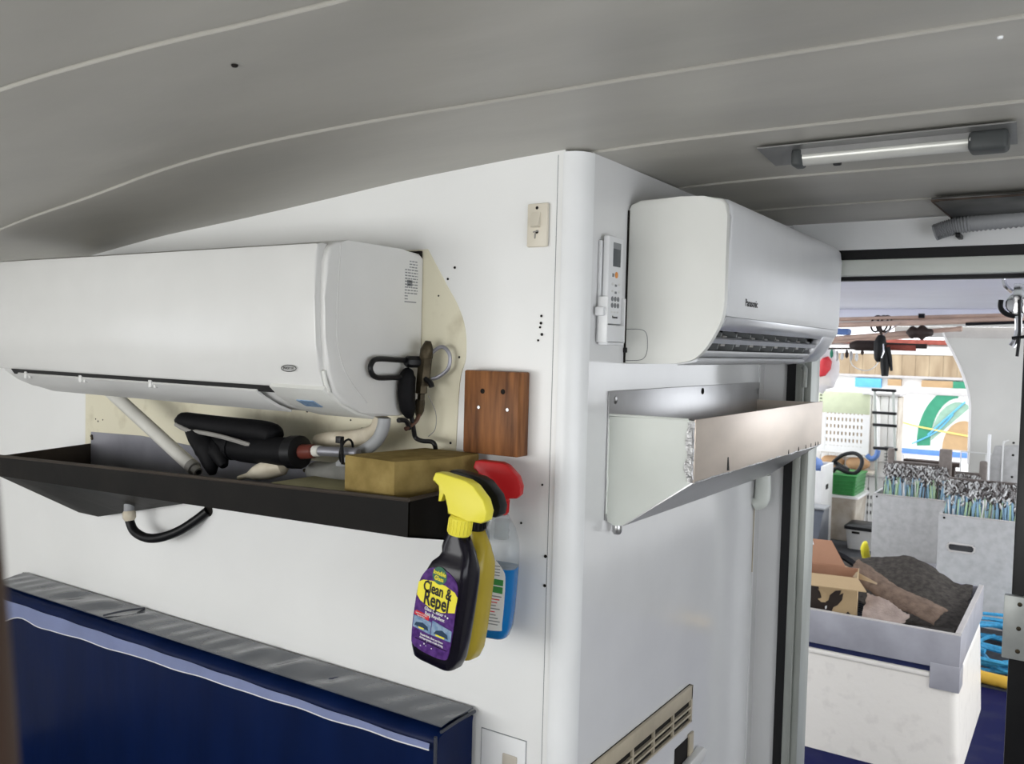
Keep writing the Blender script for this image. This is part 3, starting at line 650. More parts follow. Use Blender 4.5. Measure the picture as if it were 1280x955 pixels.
# loose clear film edge along the top front, its highlight painted light blue and white
def film(u, v):
    x = BX0 + .01 + (BX1 - .02 - BX0) * u
    wdt = interp([(-1.9, .045), (-1.6, .045), (-1.3, .034), (-.9, .024), (-.4, .014), (-.18, .010)], x) * (1 + (.05 + .22 * max(0, min(1, (-1.35 - x) * 6))) * math.sin(x * 27) + .04 * math.sin(x * 43))
    return Vector((x, -.1225 - .0015 * math.sin(x * 40) - .002 * v, .884 - wdt * v))
b = B(); rows = [[b.verts.new(film(i / 160, j / 3)) for j in range(4)] for i in range(161)]
for i in range(160):
    for j in range(3): b.faces.new((rows[i][j], rows[i + 1][j], rows[i + 1][j + 1], rows[i][j + 1]))
g = bmesh.ops.solidify(b, geom=b.faces[:], thickness=.001)
obj('clear_cover', b, 'film_highlight', br, angle=60)
b = B(); tube(b, [film(i / 80, 1.0) for i in range(81)], .0012, 6, smooth=False); obj('hem_highlight', b, 'label_white', br)
b = B(); box(b, -1.68, -.19, -.6, -.008, .38, .47, bev=.02); obj('seat_cushion', b, 'navy_vinyl', bn)
b = B(); box(b, -1.68, -.2, -.56, -.008, 0, .38, bev=.004); obj('base', b, 'wall_back', bn)

# ------------------------------------------------------------------ air conditioner above the metal trough (wall_side)
pa = thing('air_conditioner', 'rounded white split air conditioner with open louvre above the bare metal trough', 'air conditioner', (0, .58, 1.526))
full = [(.0005, 1.526), (.06, 1.5275), (.109, 1.530), (.138, 1.537), (.159, 1.558), (.178, 1.596), (.183, 1.612), (.184, 1.70), (.184, 1.78), (.182, 1.800), (.174, 1.810), (.142, 1.816), (.099, 1.818), (.024, 1.817), (.006, 1.810), (.0005, 1.80)]
cut = [(.0005, 1.526), (.06, 1.5275), (.100, 1.529), (.100, 1.545), (.125, 1.60), (.150, 1.612), (.176, 1.612), (.177, 1.70), (.177, 1.78), (.175, 1.796), (.168, 1.804), (.142, 1.811), (.099, 1.814), (.024, 1.814), (.006, 1.808), (.0005, 1.80)]
_q = [tuple(p)[:2] for p in spline([(.085, 1.5285, 0), (.109, 1.531, 0), (.134, 1.5385, 0), (.154, 1.557, 0), (.171, 1.585, 0), (.181, 1.61, 0), (.1845, 1.64, 0)], 4)]
full = full[:2] + _q + full[7:]
PY0, PY1 = .17, .985
b = B(); prism(b, full, 'y', PY0, PY0 + .014, bev=.004, seg=3); sd = obj('side_cover', b, 'ac_white', pa)
b = B(); prism(b, cut, 'y', PY0 + .013, PY1 - .013); bd = obj('body', b, 'ac_white', pa)
b = B(); prism(b, full, 'y', PY1 - .014, PY1, bev=.004, seg=3); obj('side_cover', b, 'ac_white', pa)
ff = [(.168, 1.609), (.182, 1.613), (.1865, 1.625), (.1865, 1.78), (.184, 1.800), (.176, 1.811), (.142, 1.8185), (.10, 1.820), (.10, 1.811), (.142, 1.800), (.150, 1.79), (.150, 1.62)]
b = B(); prism(b, ff, 'y', PY0 + .0155, PY1 - .002, bev=.009, seg=4); fr = obj('front_panel', b, 'ac_cool', pa)
text('brand_lettering', 'Panasonic', .0185, (.1868, .305, 1.640), (0, 1, 0), (0, 0, 1), 'black_print', fr, bold=.0003, sx=.95)
# silver chin round the outlet
b = B(); prism(b, [(.145, 1.594), (.168, 1.588), (.178, 1.595), (.1835, 1.606), (.1835, 1.612), (.145, 1.612)], 'y', PY0 + .015, PY1 - .004, bev=.003); ch = obj('chin_trim', b, 'silver', pa)
b = B(); prism(b, [(.10, 1.528), (.138, 1.536), (.159, 1.557), (.178, 1.596), (.165, 1.60), (.145, 1.575), (.125, 1.555), (.10, 1.545)], 'y', .865, PY1 - .012, bev=.003); obj('outlet_cheek', b, 'silver', pa)
b = B(); prism(b, [(.098, 1.5265), (.132, 1.5325), (.136, 1.536), (.132, 1.540), (.098, 1.534)], 'y', PY0 + .013, .87, bev=.001); obj('lower_lip', b, 'ac_cool', pa)
b = B(); prism(b, [(.102, 1.546), (.127, 1.60), (.124, 1.602), (.099, 1.547)], 'y', PY0 + .014, .866); obj('outlet_back', b, 'slot_dark', pa)
for i in range(8):
    y = .235 + i * .08
    b = B(); prism(b, [(.112, 1.548), (.150, 1.556), (.158, 1.585), (.135, 1.597)], 'y', y, y + .003); v_ = obj('vane', b, 'vane_grey', pa)
    b = B(); prism(b, [(.1175, 1.570), (.152, 1.562), (.156, 1.580), (.126, 1.59)], 'y', y + .012, y + .034); obj('vane_paddle', b, 'vane_grey' if i % 2 else 'cable_grey', pa)
b = B(); prism(b, [(.158, 1.566), (.164, 1.574), (.160, 1.577), (.154, 1.568)], 'y', PY0 + .014, .866); obj('louvre_bar', b, 'silver', pa)
b = B(); prism(b, [(.120, 1.541), (.146, 1.549), (.148, 1.553), (.120, 1.545)], 'y', PY0 + .014, .866); obj('louvre_bar', b, 'ac_cool', pa)
b = B(); tube(b, [(.003, PY0 - .0002, 1.588), (.030, PY0 - .0002, 1.588), (.042, PY0 - .0002, 1.583), (.046, PY0 - .0002, 1.570), (.046, PY0 - .0002, 1.550), (.041, PY0 - .0002, 1.538), (.030, PY0 - .0002, 1.533), (.003, PY0 - .0002, 1.532)], .0006, 5); obj('knockout_line', b, 'vane_grey', sd)
b = B(); box(b, .0005, .007, PY0 - .004, PY0 + .002, 1.546, 1.555, bev=.001); obj('black_knob', b, 'rubber_black', pa)
b = B(); box(b, .0003, .004, PY0 - .001, PY1, 1.528, 1.80); obj('wall_gap', b, 'hole_black', pa)

# remote and its wall holder
hd = thing('remote_holder', 'white plastic wall holder for the remote on the side wall', 'holder', (0, .087, 1.56))
b = B(); box(b, .0005, .006, .060, .116, 1.562, 1.735, bev=.002); obj('back_plate', b, 'remote_white', hd)
for y_ in (.055, .1205):
    b = B(); box(b, .006, .024, y_, y_ + .0045, 1.562, 1.640, bev=.002); obj('side_wall', b, 'trim_white', hd)
b = B(); box(b, .006, .024, .058, .122, 1.558, 1.566, bev=.002); box(b, .0205, .024, .058, .122, 1.562, 1.592, bev=.001); obj('cup', b, 'remote_white', hd)
b = B(); box(b, .004, .02, .047, .056, 1.607, 1.622, bev=.002); obj('side_clip', b, 'remote_white', hd)
rm = thing('remote_control', 'pale grey remote control with dark screen and orange button in the wall holder', 'remote control', (.013, .092, 1.594))
b = B(); box(b, .0075, .0195, .064, .1185, 1.594, 1.743, bev=.003); obj('casing', b, 'remote_white', rm)
FX = .0193
b = B(); box(b, FX, FX + .0006, .079, .107, 1.692, 1.732, bev=.0003); obj('screen', b, 'lcd', rm)
bx('screen_band', 'grey_print', rm, FX, FX + .0009, .079, .107, 1.722, 1.7325)
b = B(); disc(b, (FX, .093, 1.678), (1, 0, 0), .0055, .0012, 14); obj('power_button', b, 'button_orange', rm)
b = B(); box(b, FX, FX + .001, .0775, .084, 1.674, 1.680, bev=.0004); obj('button', b, 'button_grey', rm)
for j, z in enumerate((1.662, 1.650)):
    for y in (.080, .092, .104):
        b = B(); box(b, FX, FX + .001, y - .0035, y + .0035, z - .002 - (.002 if y == .092 else 0), z + .002 - (.002 if y == .092 else 0), bev=.0004); obj('button', b, 'ac_side' if y != .092 else 'button_grey', rm)
for z in (1.637, 1.626):
    for y in (.080, .091, .102):
        b = B(); lathe(b, [(.0044, 0), (.0044, .0008), (.0035, .0012)], (FX, y, z), (1, 0, 0), 10); obj('button', b, 'button_grey', rm)
text('brand_lettering', 'Panasonic', .0065, (FX + .0006, .0915, 1.606), (0, 1, 0), (0, 0, 1), 'black_print', rm, sx=.8)
for y in (.080, .091, .102): bx('button', 'ac_side', rm, FX, FX + .0008, y - .003, y + .003, 1.613, 1.616)

# ------------------------------------------------------------------ bare metal trough under it
tb = thing('metal_trough', 'folded aluminium drain trough with white painted end under the rounded air conditioner', 'trough', (0, .53, 1.24))
G0, G1 = .115, .94
def sec(t=0): return [(.0005, 1.434), (.0005, 1.245), (.018, 1.240), (.036, 1.243), (.163, 1.333), (.163, 1.434)]
# end plates (white painted near one), front sheet, sloped bottom, back plate
b = B(); prism(b, [(.0008, 1.434), (.0008, 1.262), (.006, 1.248), (.018, 1.243), (.034, 1.245), (.160, 1.335), (.160, 1.436), (.146, 1.437)], 'y', G0, G0 + .003, bev=.0008); e1 = obj('end_plate', b, 'trough_white', tb)
b = B(); prism(b, [(.0008, 1.434), (.0008, 1.262), (.018, 1.243), (.034, 1.245), (.160, 1.335), (.160, 1.436)], 'y', G1 - .003, G1); obj('end_plate', b, 'aluminium', tb)
b = B(); box(b, .160, .1635, G0 - .001, G1 + .004, 1.333, 1.4385, bev=.0008); fs_ = obj('front_sheet', b, 'aluminium', tb)
b = B(); prism(b, [(.0008, 1.252), (.018, 1.2425), (.036, 1.2445), (.162, 1.333), (.160, 1.336), (.036, 1.248), (.018, 1.246), (.0008, 1.256)], 'y', G0 + .002, G1); obj('sloped_bottom', b, 'alu_bright', tb)
b = B(); box(b, .0008, .0035, G0 - .003, .955, 1.25, 1.478, bev=.0008); bpl = obj('back_plate', b, 'alu_bright', tb)
b = B(); tube(b, [(.003, G0 - .0005, 1.4365), (.08, G0 - .0005, 1.4375), (.15, G0 - .0005, 1.4375)], .0022, 6); obj('end_lip', b, 'trough_white', e1)
random.seed(2)
wp = [(.147 + .0025 * math.sin(i * .9) + random.uniform(-.0015, .0015), G0 - .001, 1.433 - i * .0062) for i in range(17)]
b = B(); prism(b, [(p[0], p[2]) for p in wp] + [(.1605, 1.333), (.1605, 1.436)], 'y', G0 - .0012, G0 + .001); tube(b, [(.160 + random.uniform(-.001, .001), G0 - .002, 1.434 - i * .006) for i in range(17)], .0022, 6, k=2); obj('weld_seam', b, 'weld', tb)
b = B(); tube(b, [(.0025 + random.uniform(-.001, .001), G0 - .001, 1.43 - i * .012) for i in range(15)], .0022, 6, k=2); obj('sealant_bead', b, 'trough_white', tb)
b = B(); tube(b, [(.162 + random.uniform(-.001, .001), G0 + i * .0275, 1.3335 + random.uniform(-.0012, .0012)) for i in range(31)], .0022, 6, k=2); obj('weld_seam', b, 'weld', tb)
for y in (.66, .74, .80, .845, .885, .91):
    b = B(); prism(b, [(y, 1.334), (y + .006, 1.334), (y + .002, 1.343)], 'x', .1625, .1642); obj('weld_spot', b, 'trough_dark', tb)
b = B(); prism(b, [(.272, 1.338), (.283, 1.337), (.277, 1.362), (.273, 1.362)], 'x', .1625, .1642); obj('weld_spot', b, 'trough_dark', tb)
b = B(); lathe(b, [(.008, 0), (.0085, .003), (.0085, .012), (.006, .016), (.004, .016)], (.020, G0 + .01, 1.243), (0, 0, -1), 12); obj('drain_nipple', b, 'screw_metal', tb)
for y, z, m in ((.136, 1.462, 'screw_metal'), (.557, 1.466, 'hole_black'), (.945, 1.455, 'screw_metal')):
    b = B(); disc(b, (.003, y, z), (1, 0, 0), .007, .002, 12); obj('bolt', b, m, bpl)
# white elbow below the trough end
el = thing('pipe_elbow', 'small off-white plastic pipe elbow on the wall under the metal trough end', 'pipe fitting', (.02, .965, 1.16))
b = B(); tube(b, [(.022, .952, 1.262), (.022, .952, 1.24)], .009, 12, smooth=False); obj('inlet_pipe', b, 'cream_plastic', el)
b = B(); tube(b, [(.022, .952, 1.243), (.022, .952, 1.195), (.018, .952, 1.175), (.002, .952, 1.165)], [.019, .020, .019, .017], 14); obj('elbow', b, 'trough_white', el)
b = B(); tube(b, [(.002, .952, 1.165), (.0012, .953, 1.08), (.0012, .954, .99)], .0015, 5); obj('rust_drip', b, 'grille_beige', el)
b = B(); tube(b, [(.01, .86, 1.275), (.03, .87, 1.262), (.03, .885, 1.257), (.008, .895, 1.268)], .007, 10); tag(obj('pipe_clip', b, 'trough_white'), 'small white pipe clip under the sloping base of the metal trough', 'pipe clip')

# ------------------------------------------------------------------ beige vent grille and bracket low on wall_side
vg = thing('vent_grille', 'beige slotted vent grille low on the glossy side wall', 'vent', (0, .3, .742))
VY0, VY1, VZ0, VZ1 = .03, .548, .742, .824
b = B(); box(b, .0005, .003, VY0, VY1, VZ0, VZ1); obj('backing', b, 'hole_black', vg)
b = B(); box(b, .001, .009, VY0, VY1, .793, VZ1, bev=.0015); obj('top_band', b, 'grille_beige', vg)
b = B(); box(b, .001, .009, VY0, VY1, VZ0, .7465, bev=.001); obj('bottom_band', b, 'grille_beige', vg)
b = B(); box(b, .001, .009, VY1 - .008, VY1, VZ0, VZ1, bev=.001); obj('end_band', b, 'grille_beige', vg)
for z in (.7605, .776):
    b = B(); box(b, .001, .0085, VY0, VY1, z - .0022, z + .0022); obj('slat', b, 'grille_beige', vg, smooth=False)
y = VY1 - .008 - .098
while y > VY0:
    b = B(); box(b, .001, .0082, y, y + .006, VZ0, .795); obj('divider', b, 'grille_beige', vg, smooth=False); y -= .098
fd = thing('folding_bracket', 'pale metal folding bracket under the beige vent grille', 'bracket', (0, .5, .62))
b = B(); box(b, .0005, .002, .475, .565, .60, .705); obj('recess', b, 'hole_black', fd)
b = B(); box(b, .001, .006, .545, .57, .60, .712, bev=.001); obj('side_tab', b, 'grille_beige', fd)
b = B(); prism(b, [(.36, .655), (.60, .668), (.62, .655), (.60, .640), (.36, .63)], 'x', .004, .02, bev=.002); obj('arm', b, 'ac_side', fd)

# ------------------------------------------------------------------ ceiling lamp, ceiling vent, hose
zc = 1.8795
lp = thing('ceiling_lamp', 'slim strip lamp with grey end caps on a metal ceiling plate, switched off', 'lamp', (.43, .2, 1.88))
b = B(); prism(b, [(.247, .118), (.605, .118), (.598, .258), (.235, .258)], 'z', zc - .0055, zc - .0035); obj('base_plate', b, 'lamp_plate', lp)
LZ = zc - .0165
b = B(); tube(b, [(.276, .172, LZ), (.520, .172, LZ)], .0125, 18, smooth=False); hs = obj('tube_housing', b, 'lamp_tube', lp)
b = B(); box(b, .27, .53, .158, .192, zc - .014, zc - .004); obj('housing_base', b, 'lamp_plate', lp)
b = B(); box(b, .285, .515, .180, .190, zc - .020, zc - .010, bev=.001); obj('lens_strip', b, 'lamp_lens', lp)
b = B(); box(b, .264, .281, .156, .190, zc - .031, zc - .004, bev=.005, seg=3); obj('end_cap', b, 'lamp_cap', lp)
b = B(); box(b, .515, .566, .152, .194, zc - .033, zc - .004, bev=.007, seg=3); cp = obj('end_cap', b, 'lamp_cap', lp)
b = B(); disc(b, (.520, .156, zc - .016), (0, -1, 0), .0035, .003, 8); obj('screw', b, 'screw_metal', cp)
for x in (.325, .530):
    b = B(); box(b, x - .005, x + .007, .194, .202, zc - .028, zc - .018, bev=.002); obj('clip', b, 'rubber_black', lp)
for o_ in lp.children:
    if not o_.name.startswith('base_plate'): o_.location.x += .028; o_.location.y -= .008
cv = thing('ceiling_vent', 'dark stained metal vent cover with rusty edge on the ceiling by the doorway', 'vent', (.6, .85, 1.88))
b = B(); prism(b, [(.42, .70), (.82, .70), (.82, .995), (.428, .995)], 'z', zc - .010, zc - .0035, bev=.002); obj('cover', b, 'vent_metal', cv)
b = B(); tube(b, [(.82, .70, zc - .010), (.42, .70, zc - .010), (.428, .99, zc - .010)], .0022, 6, smooth=False); obj('rust_edge', b, 'rust_edge', cv)
b = B(); disc(b, (.428, .705, zc - .009), (0, 0, -1), .006, .004, 8); disc(b, (.436, .985, zc - .009), (0, 0, -1), .006, .004, 8); obj('screw', b, 'brass_dark', cv)
# corrugated hose
hz = thing('corrugated_hose', 'grey corrugated hose running across above the doorway header', 'hose', (.5, .95, 1.83))
P = spline([(.396, .955, 1.838), (.42, .953, 1.846), (.46, .95, 1.853), (.53, .948, 1.857), (.62, .946, 1.860), (.75, .945, 1.857), (.95, .945, 1.852)], 16)
b = B(); tube(b, P, [.0198 if i % 2 else .0165 for i in range(len(P))], 14, smooth=False); obj('ribbed_tube', b, 'hose_grey', hz, angle=80)
b = B(); lathe(b, [(.0185, 0), (.0185, .004), (.013, .005)], (.397, .955, 1.838), (-.9, 0, -.3), 14); obj('hose_end', b, 'hose_grey', hz)
b = B(); box(b, .438, .448, .94, .999, 1.824, 1.834, bev=.002); obj('hose_clip', b, 'rubber_black', hz)

# ------------------------------------------------------------------ brown timber post close to the camera
pt = thing('timber_post', 'dark brown rounded timber post standing alone at the cabin edge', 'post', (.480, -1.176, 0))
b = B(); lathe(b, [(.03, 0), (.03, .5), (.026, 1.2), (.0235, 1.40), (.0205, 1.453), (.0165, 1.51), (.0115, 1.56), (.006, 1.585), (.001, 1.592)], (.480, -1.176, 0), (0, 0, 1), 20); obj('shaft', b, 'post_wood', pt)
b = B(); lathe(b, [(.05, 0), (.05, .01), (.032, .02), (.031, .03)], (.480, -1.176, 0), (0, 0, 1), 20); obj('foot_collar', b, 'post_wood', pt)

# ================================================================== the working deck beyond the doorway
b = B(); box(b, -2.6, 2.2, 1.06, 3.42, -.06, 0); struct(obj('floor_deck', b, 'deck_blue'))
b = B(); box(b, -2.6, 2.2, 3.42, 7.6, -.06, .004); struct(obj('floor_mat', b, 'deck_mat'))
rf = struct(bpy.data.objects.new('ceiling_deck', None)); COL.objects.link(rf)
bx('roof_sheet', 'roof_lilac', rf, -1.7, 1.6, 1.06, 6.35, 1.90, 1.94)
b = B(); box(b, -1.7, 1.6, 5.6, 5.68, 1.84, 1.90, bev=.004); obj('roof_beam', b, 'roof_lilac', rf)
b = B(); box(b, -1.7, 1.6, 6.28, 6.35, 1.80, 1.90, bev=.004); obj('roof_beam', b, 'bulwark_white', rf)
# stern plate with the curved edge
b = B(); pts = [(tuple(p)[0], tuple(p)[1]) for p in spline([(-.27, 1.80, 0), (-.255, 1.728, 0), (-.19, 1.60, 0), (-.133, 1.481, 0), (-.085, 1.35, 0), (-.058, 1.235, 0), (-.05, 1.1, 0), (-.045, .737, 0)], 5)]
prism(b, pts + [(-.045, 0), (1.4, 0), (1.4, 1.80)], 'y', 6.38, 6.44); sb = struct(obj('wall_stern', b, 'bulwark_white'))
b = B(); tube(b, [(p[0], 6.38, p[1]) for p in pts], .010, 6, smooth=False); obj('edge_trim', b, 'wall_white', sb)
b = B(); box(b, -.62, 1.4, 6.375, 6.39, 1.715, 1.80, bev=.003); obj('top_rail', b, 'rim_edge', sb)

# white fibreglass hold with grey frame
hb_ = thing('deck_hatch_box', 'white fibreglass deck box topped with a grey plastic tray frame', 'deck box', (-.2, 2.7, 0))
b = B(); HX0, HX1, HY0, HY1 = -.80, .352, 2.285, 3.13
secs = []
for z, e in ((0, -.016), (.36, 0), (.385, .003), (.392, .012)):
    secs.append([(x, y, z) for x, y in rrect(HX0 + e, HX1 - e, HY0 + e, HY1 - e, .03, 5)])
loft(b, secs); obj('fibreglass_body', b, 'fibreglass', hb_, angle=50)
b = B(); box(b, HX0 - .002, HX1 - .09, HY0 - .006, HY0 + .03, .372, .392, bev=.006); obj('rounded_lip', b, 'fibreglass', hb_)
b = B(); box(b, HX0 + .01, HX1 - .01, HY0 + .008, HY1 - .01, .39, .425); obj('navy_gap', b, 'navy_line', hb_)
b = B(); box(b, HX0 + .0, HX1 - .004, HY0 + .01, HY1 - .02, .425, .435); obj('mesh_floor', b, 'mesh_mat', hb_)
b = B(); box(b, HX0, HX1 + .0055, HY0 - .006, HY0 + .012, .415, .545, bev=.002); obj('frame_front', b, 'rim_grey', hb_)
b = B(); box(b, HX1 - .016, HX1 + .006, HY0 + .0125, HY1 - .0185, .415, .548, bev=.002); obj('frame_side', b, 'rim_grey', hb_)
b = B(); box(b, HX0, HX1, HY1 - .018, HY1, .415, .546, bev=.003); obj('frame_back', b, 'rim_grey', hb_)
b = B(); box(b, HX0, HX0 + .018, HY0 + .0125, HY1 - .0185, .415, .546, bev=.003); obj('frame_side', b, 'rim_grey', hb_)
b = B(); box(b, HX0, HX1 + .0035, HY0 - .004, HY0 + .010, .5445, .549, bev=.001); box(b, HX1 - .015, HX1 + .004, HY0 + .0105, HY1, .5465, .5515, bev=.001); obj('worn_top_edge', b, 'rim_edge', hb_)
b = B(); box(b, HX1 - .092, HX1 + .0075, HY0 - .0085, HY0 - .002, .335, .43, bev=.002); box(b, HX1 + .001, HY1 * 0 + HX1 + .0075, HY0 - .0015, HY0 + .10, .335, .413, bev=.002); obj('corner_bracket', b, 'rim_grey', hb_)
b = B()
for i in range(24): box(b, HX0 + .02, HX1 - .02, HY0 + .03 + i * .034, HY0 + .036 + i * .034, .434, .440)
obj('mesh_rib', b, 'mesh_mat', hb_, smooth=False)['kind'] = 'stuff'

# cardboard carton
ct = thing('cardboard_box', 'open cardboard box with dark bull head print in the grey tray', 'box', (-.135, 2.395, .441), None, (0, 0, math.radians(10)))
X0, X1, D_, H_, w_ = -.13, .105, .19, .222, .004
def cpart(name, m, *a): 
    b = B(); box(b, *a); return obj(name, b, m, ct, local=True, smooth=False)
def cflap(name, m, A_, E_):
    b = B(); k = Vector((0, 0, .004)); loft(b, [[Vector(A_[0]), Vector(A_[1]), Vector(A_[1]) + k, Vector(A_[0]) + k], [Vector(E_[0]), Vector(E_[1]), Vector(E_[1]) + k, Vector(E_[0]) + k]]); return obj(name, b, m, ct, local=True, smooth=False)
fc = cpart('front_side', 'card_light', X0, X1, 0, w_, 0, H_)
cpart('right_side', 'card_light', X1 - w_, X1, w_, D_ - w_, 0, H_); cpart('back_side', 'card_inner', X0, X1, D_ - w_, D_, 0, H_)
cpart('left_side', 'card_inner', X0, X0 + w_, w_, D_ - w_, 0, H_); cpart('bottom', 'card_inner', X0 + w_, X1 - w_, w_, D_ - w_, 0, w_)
cflap('front_flap', 'card_light', [(X0 + .02, 0, H_), (X1, 0, H_)], [(X0 + .055, -.085, H_ - .028), (X1 + .035, -.085, H_ - .028)])
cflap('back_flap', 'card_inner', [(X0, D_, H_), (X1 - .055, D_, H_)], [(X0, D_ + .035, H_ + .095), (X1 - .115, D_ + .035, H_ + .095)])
cflap('side_flap', 'card_tan', [(X0, w_, H_), (X0, D_, H_)], [(X0 - .07, .02, H_ + .05), (X0 - .07, D_, H_ + .05)])
cflap('paper_tape', 'label_white', [(X0 + .002, D_ + .024, H_ + .075), (X0 + .05, D_ + .024, H_ + .075)], [(X0 + .002, D_ + .032, H_ + .10), (X0 + .04, D_ + .032, H_ + .10)])
def cprint(name, pts, m='print_brown', y=-.001):
    b = B(); prism(b, [(x + .138, z - .441) for x, z in pts], 'y', y, y + .0015); return obj(name, b, m, fc, local=True, smooth=False)
bull = [(-.266, .63), (-.185, .63), (-.172, .590), (-.163, .562), (-.150, .555), (-.140, .563), (-.135, .585), (-.115, .605), (-.092, .610), (-.098, .590), (-.084, .600), (-.088, .571), (-.104, .548), (-.120, .537), (-.128, .512), (-.138, .480), (-.146, .452), (-.16, .4455), (-.266, .4455)]
cprint('bull_print', bull)
cprint('horn_print', [(-.182, .605), (-.156, .597), (-.146, .575), (-.150, .553), (-.166, .552), (-.180, .563), (-.166, .570), (-.168, .588)], 'card_light', -.0016)
cprint('eye_print', [(-.152, .537), (-.144, .541), (-.145, .528), (-.151, .525)], 'label_white', -.0016)
cprint('small_mark', [(-.074, .516), (-.064, .528), (-.055, .518), (-.060, .509), (-.070, .508)]); cprint('small_mark', [(-.088, .499), (-.045, .499), (-.045, .504), (-.088, .504)])

# offcuts of carpet and felt heaped in the tray
def heap(name, label, m, corners, hfun, nu=26, nv=14, th=.006, jag=.006, seed=1):
    A_, B_, C_, D_ = [Vector(p) for p in corners]; rnd = random.Random(seed)
    ju = [rnd.uniform(-jag, jag) for _ in range(nu + 1)]; jv = [rnd.uniform(-jag, jag) for _ in range(nv + 1)]
    def fn(u, v):
        p = A_ * (1 - u) * (1 - v) + B_ * u * (1 - v) + C_ * u * v + D_ * (1 - u) * v
        e = Vector((0, 0, 0))
        if v in (0, 1): e += (D_ - A_).normalized() * ju[int(round(u * nu))]
        if u in (0, 1): e += (B_ - A_).normalized() * jv[int(round(v * nv))]
        return p + e + Vector((0, 0, hfun(u, v)))
    b = B(); sheet(b, fn, nu, nv, th); return tag(obj(name, b, m, angle=60), label, 'carpet', 'carpet offcuts in the grey tray')
sn = math.sin
heap('felt_sheet', 'large dark grey felt sheet draped up over the back of the grey tray', 'felt_dark', [(-.20, 2.78, .50), (.325, 2.62, .455), (.325, 3.02, .575), (-.20, 3.09, .60)], lambda u, v: .02 * sn(3.1 * v) * (1 - u) * .8 + .012 * sn(u * 9 + v * 3) + .05 * sn(math.pi * min(1, u * 1.15)) * v - .02 * (1 - v) * sn(u * 3), 34, 18, .006, .008, 4)
heap('carpet_strip', 'long brown carpet strip lying on top across the dark felt sheet', 'carpet_brown', [(.235, 2.52, .492), (-.115, 2.64, .605), (-.095, 2.74, .655), (.275, 2.60, .535)], lambda u, v: .006 + .010 * sn(u * 7 + 1) + .012 * sn(math.pi * v), 30, 8, .006, .0035, 6)
heap('carpet_piece', 'pale pinkish carpet piece with frayed edge beside the cardboard box', 'carpet_pink', [(.105, 2.44, .470), (-.015, 2.43, .50), (-.02, 2.56, .580), (.15, 2.53, .525)], lambda u, v: .007 * sn(u * 7 + v * 4) + .004 * sn(v * 8), 26, 12, .006, .003, 8)
heap('felt_scrap', 'small dark brown felt scrap curled at the tray corner', 'felt_dark', [(.10, 2.44, .455), (.30, 2.50, .462), (.32, 2.66, .475), (.14, 2.62, .47)], lambda u, v: .014 * sn(u * 8) * (1 - v) + .012 * sn(v * 4), 18, 8, .005, .006, 9)
b = B(); loft(b, [[(-.150, 2.62, .630), (-.162, 2.64, .672), (-.162, 2.647, .668), (-.150, 2.627, .624)], [(.016, 2.545, .622), (.018, 2.548, .627), (.018, 2.55, .625), (.016, 2.547, .620)]]); tag(obj('timber_offcut', b, 'timber_pale', smooth=False), 'pale pointed timber slat lying over the carpet beside the box', 'timber')
b = B(); tube(b, [(-.215, 2.80, .672), (-.16, 2.80, .652), (-.10, 2.78, .625)], .014, 8); tag(obj('black_stick', b, 'rubber_black'), 'short black stick poking out behind the carpet strip', 'stick')
b = B(); box(b, .118, .142, 2.40, 2.42, .441, .478, bev=.003); lathe(b, [(.007, .478), (.007, .484), (.004, .486)], (.13, 2.41, 0), (0, 0, 1), 8); tag(obj('small_bottle', b, 'cream_plastic'), 'tiny cream bottle standing on the black mesh of the tray', 'bottle')

# grey tubs of longline hooks
def tub(name, label, x0, x1, y0, y1, zt, slot, holes):
    t = thing(name, label, 'tub', ((x0 + x1) / 2, (y0 + y1) / 2, .004), 'grey hook tubs on the deck')
    th = .018; zb = .004
    if slot:
        sx0, sx1, sz0, sz1 = slot
        b = B()
        for q in ((x0, x1, zb, sz0), (x0, x1, sz1, zt), (x0, sx0, sz0, sz1), (sx1, x1, sz0, sz1)): box(b, q[0], q[1], y0, y0 + th, q[2], q[3])
        bmesh.ops.remove_doubles(b, verts=b.verts, dist=1e-5); fp_ = obj('front_side', b, 'tub_grey', t)
        b = B(); box(b, sx0 - .01, sx1 + .01, y0 + .010, y0 + th + .004, sz0 - .01, sz1 + .01); obj('hand_slot', b, 'tub_inside', fp_)
        b = B(); k_ = .013; tube(b, [(sx0 + k_, y0, sz1), (sx1 - k_, y0, sz1), (sx1, y0, sz1 - k_), (sx1, y0, sz0 + k_), (sx1 - k_, y0, sz0), (sx0 + k_, y0, sz0), (sx0, y0, sz0 + k_), (sx0, y0, sz1 - k_)], .006, 5, closed=True, smooth=False); obj('slot_edge', b, 'rim_edge', fp_)
    else:
        b = B(); box(b, x0, x1, y0, y0 + th, zb, zt, bev=.002); obj('front_side', b, 'tub_grey', t)
    b = B(); box(b, x0, x0 + th, y0 + th + .0005, y1 - th - .0005, zb, zt + .004, bev=.002); obj('left_side', b, 'tub_grey', t)
    b = B(); box(b, x1 - th, x1, y0 + th + .0005, y1 - th - .0005, zb, zt, bev=.002); obj('right_side', b, 'tub_grey', t)
    b = B(); box(b, x0, x1, y1 - th, y1, zb, zt, bev=.002); obj('back_side', b, 'tub_grey', t)
    b = B(); box(b, x0 + th, x1 - th, y0 + th, y1 - th, zb, zt - .16); obj('dark_contents', b, 'tub_inside', t)
    b = B(); tube(b, [(x0 + .005, y0, zt), (x1, y0, zt)], .005, 6, smooth=False); obj('top_edge', b, 'rim_edge', t)
    for hx, hz_ in holes:
        b = B(); disc(b, (hx, y0, hz_), (0, -1, 0), .007, .002, 8); obj('bolt_hole', b, 'hole_black', t)
    return t
tub('hook_tub', 'grey square tub with a hand slot in its side, full of fishing hooks', .0, .60, 4.45, 5.1, .635, (.055, .195, .425, .470), [(.03, .615)])
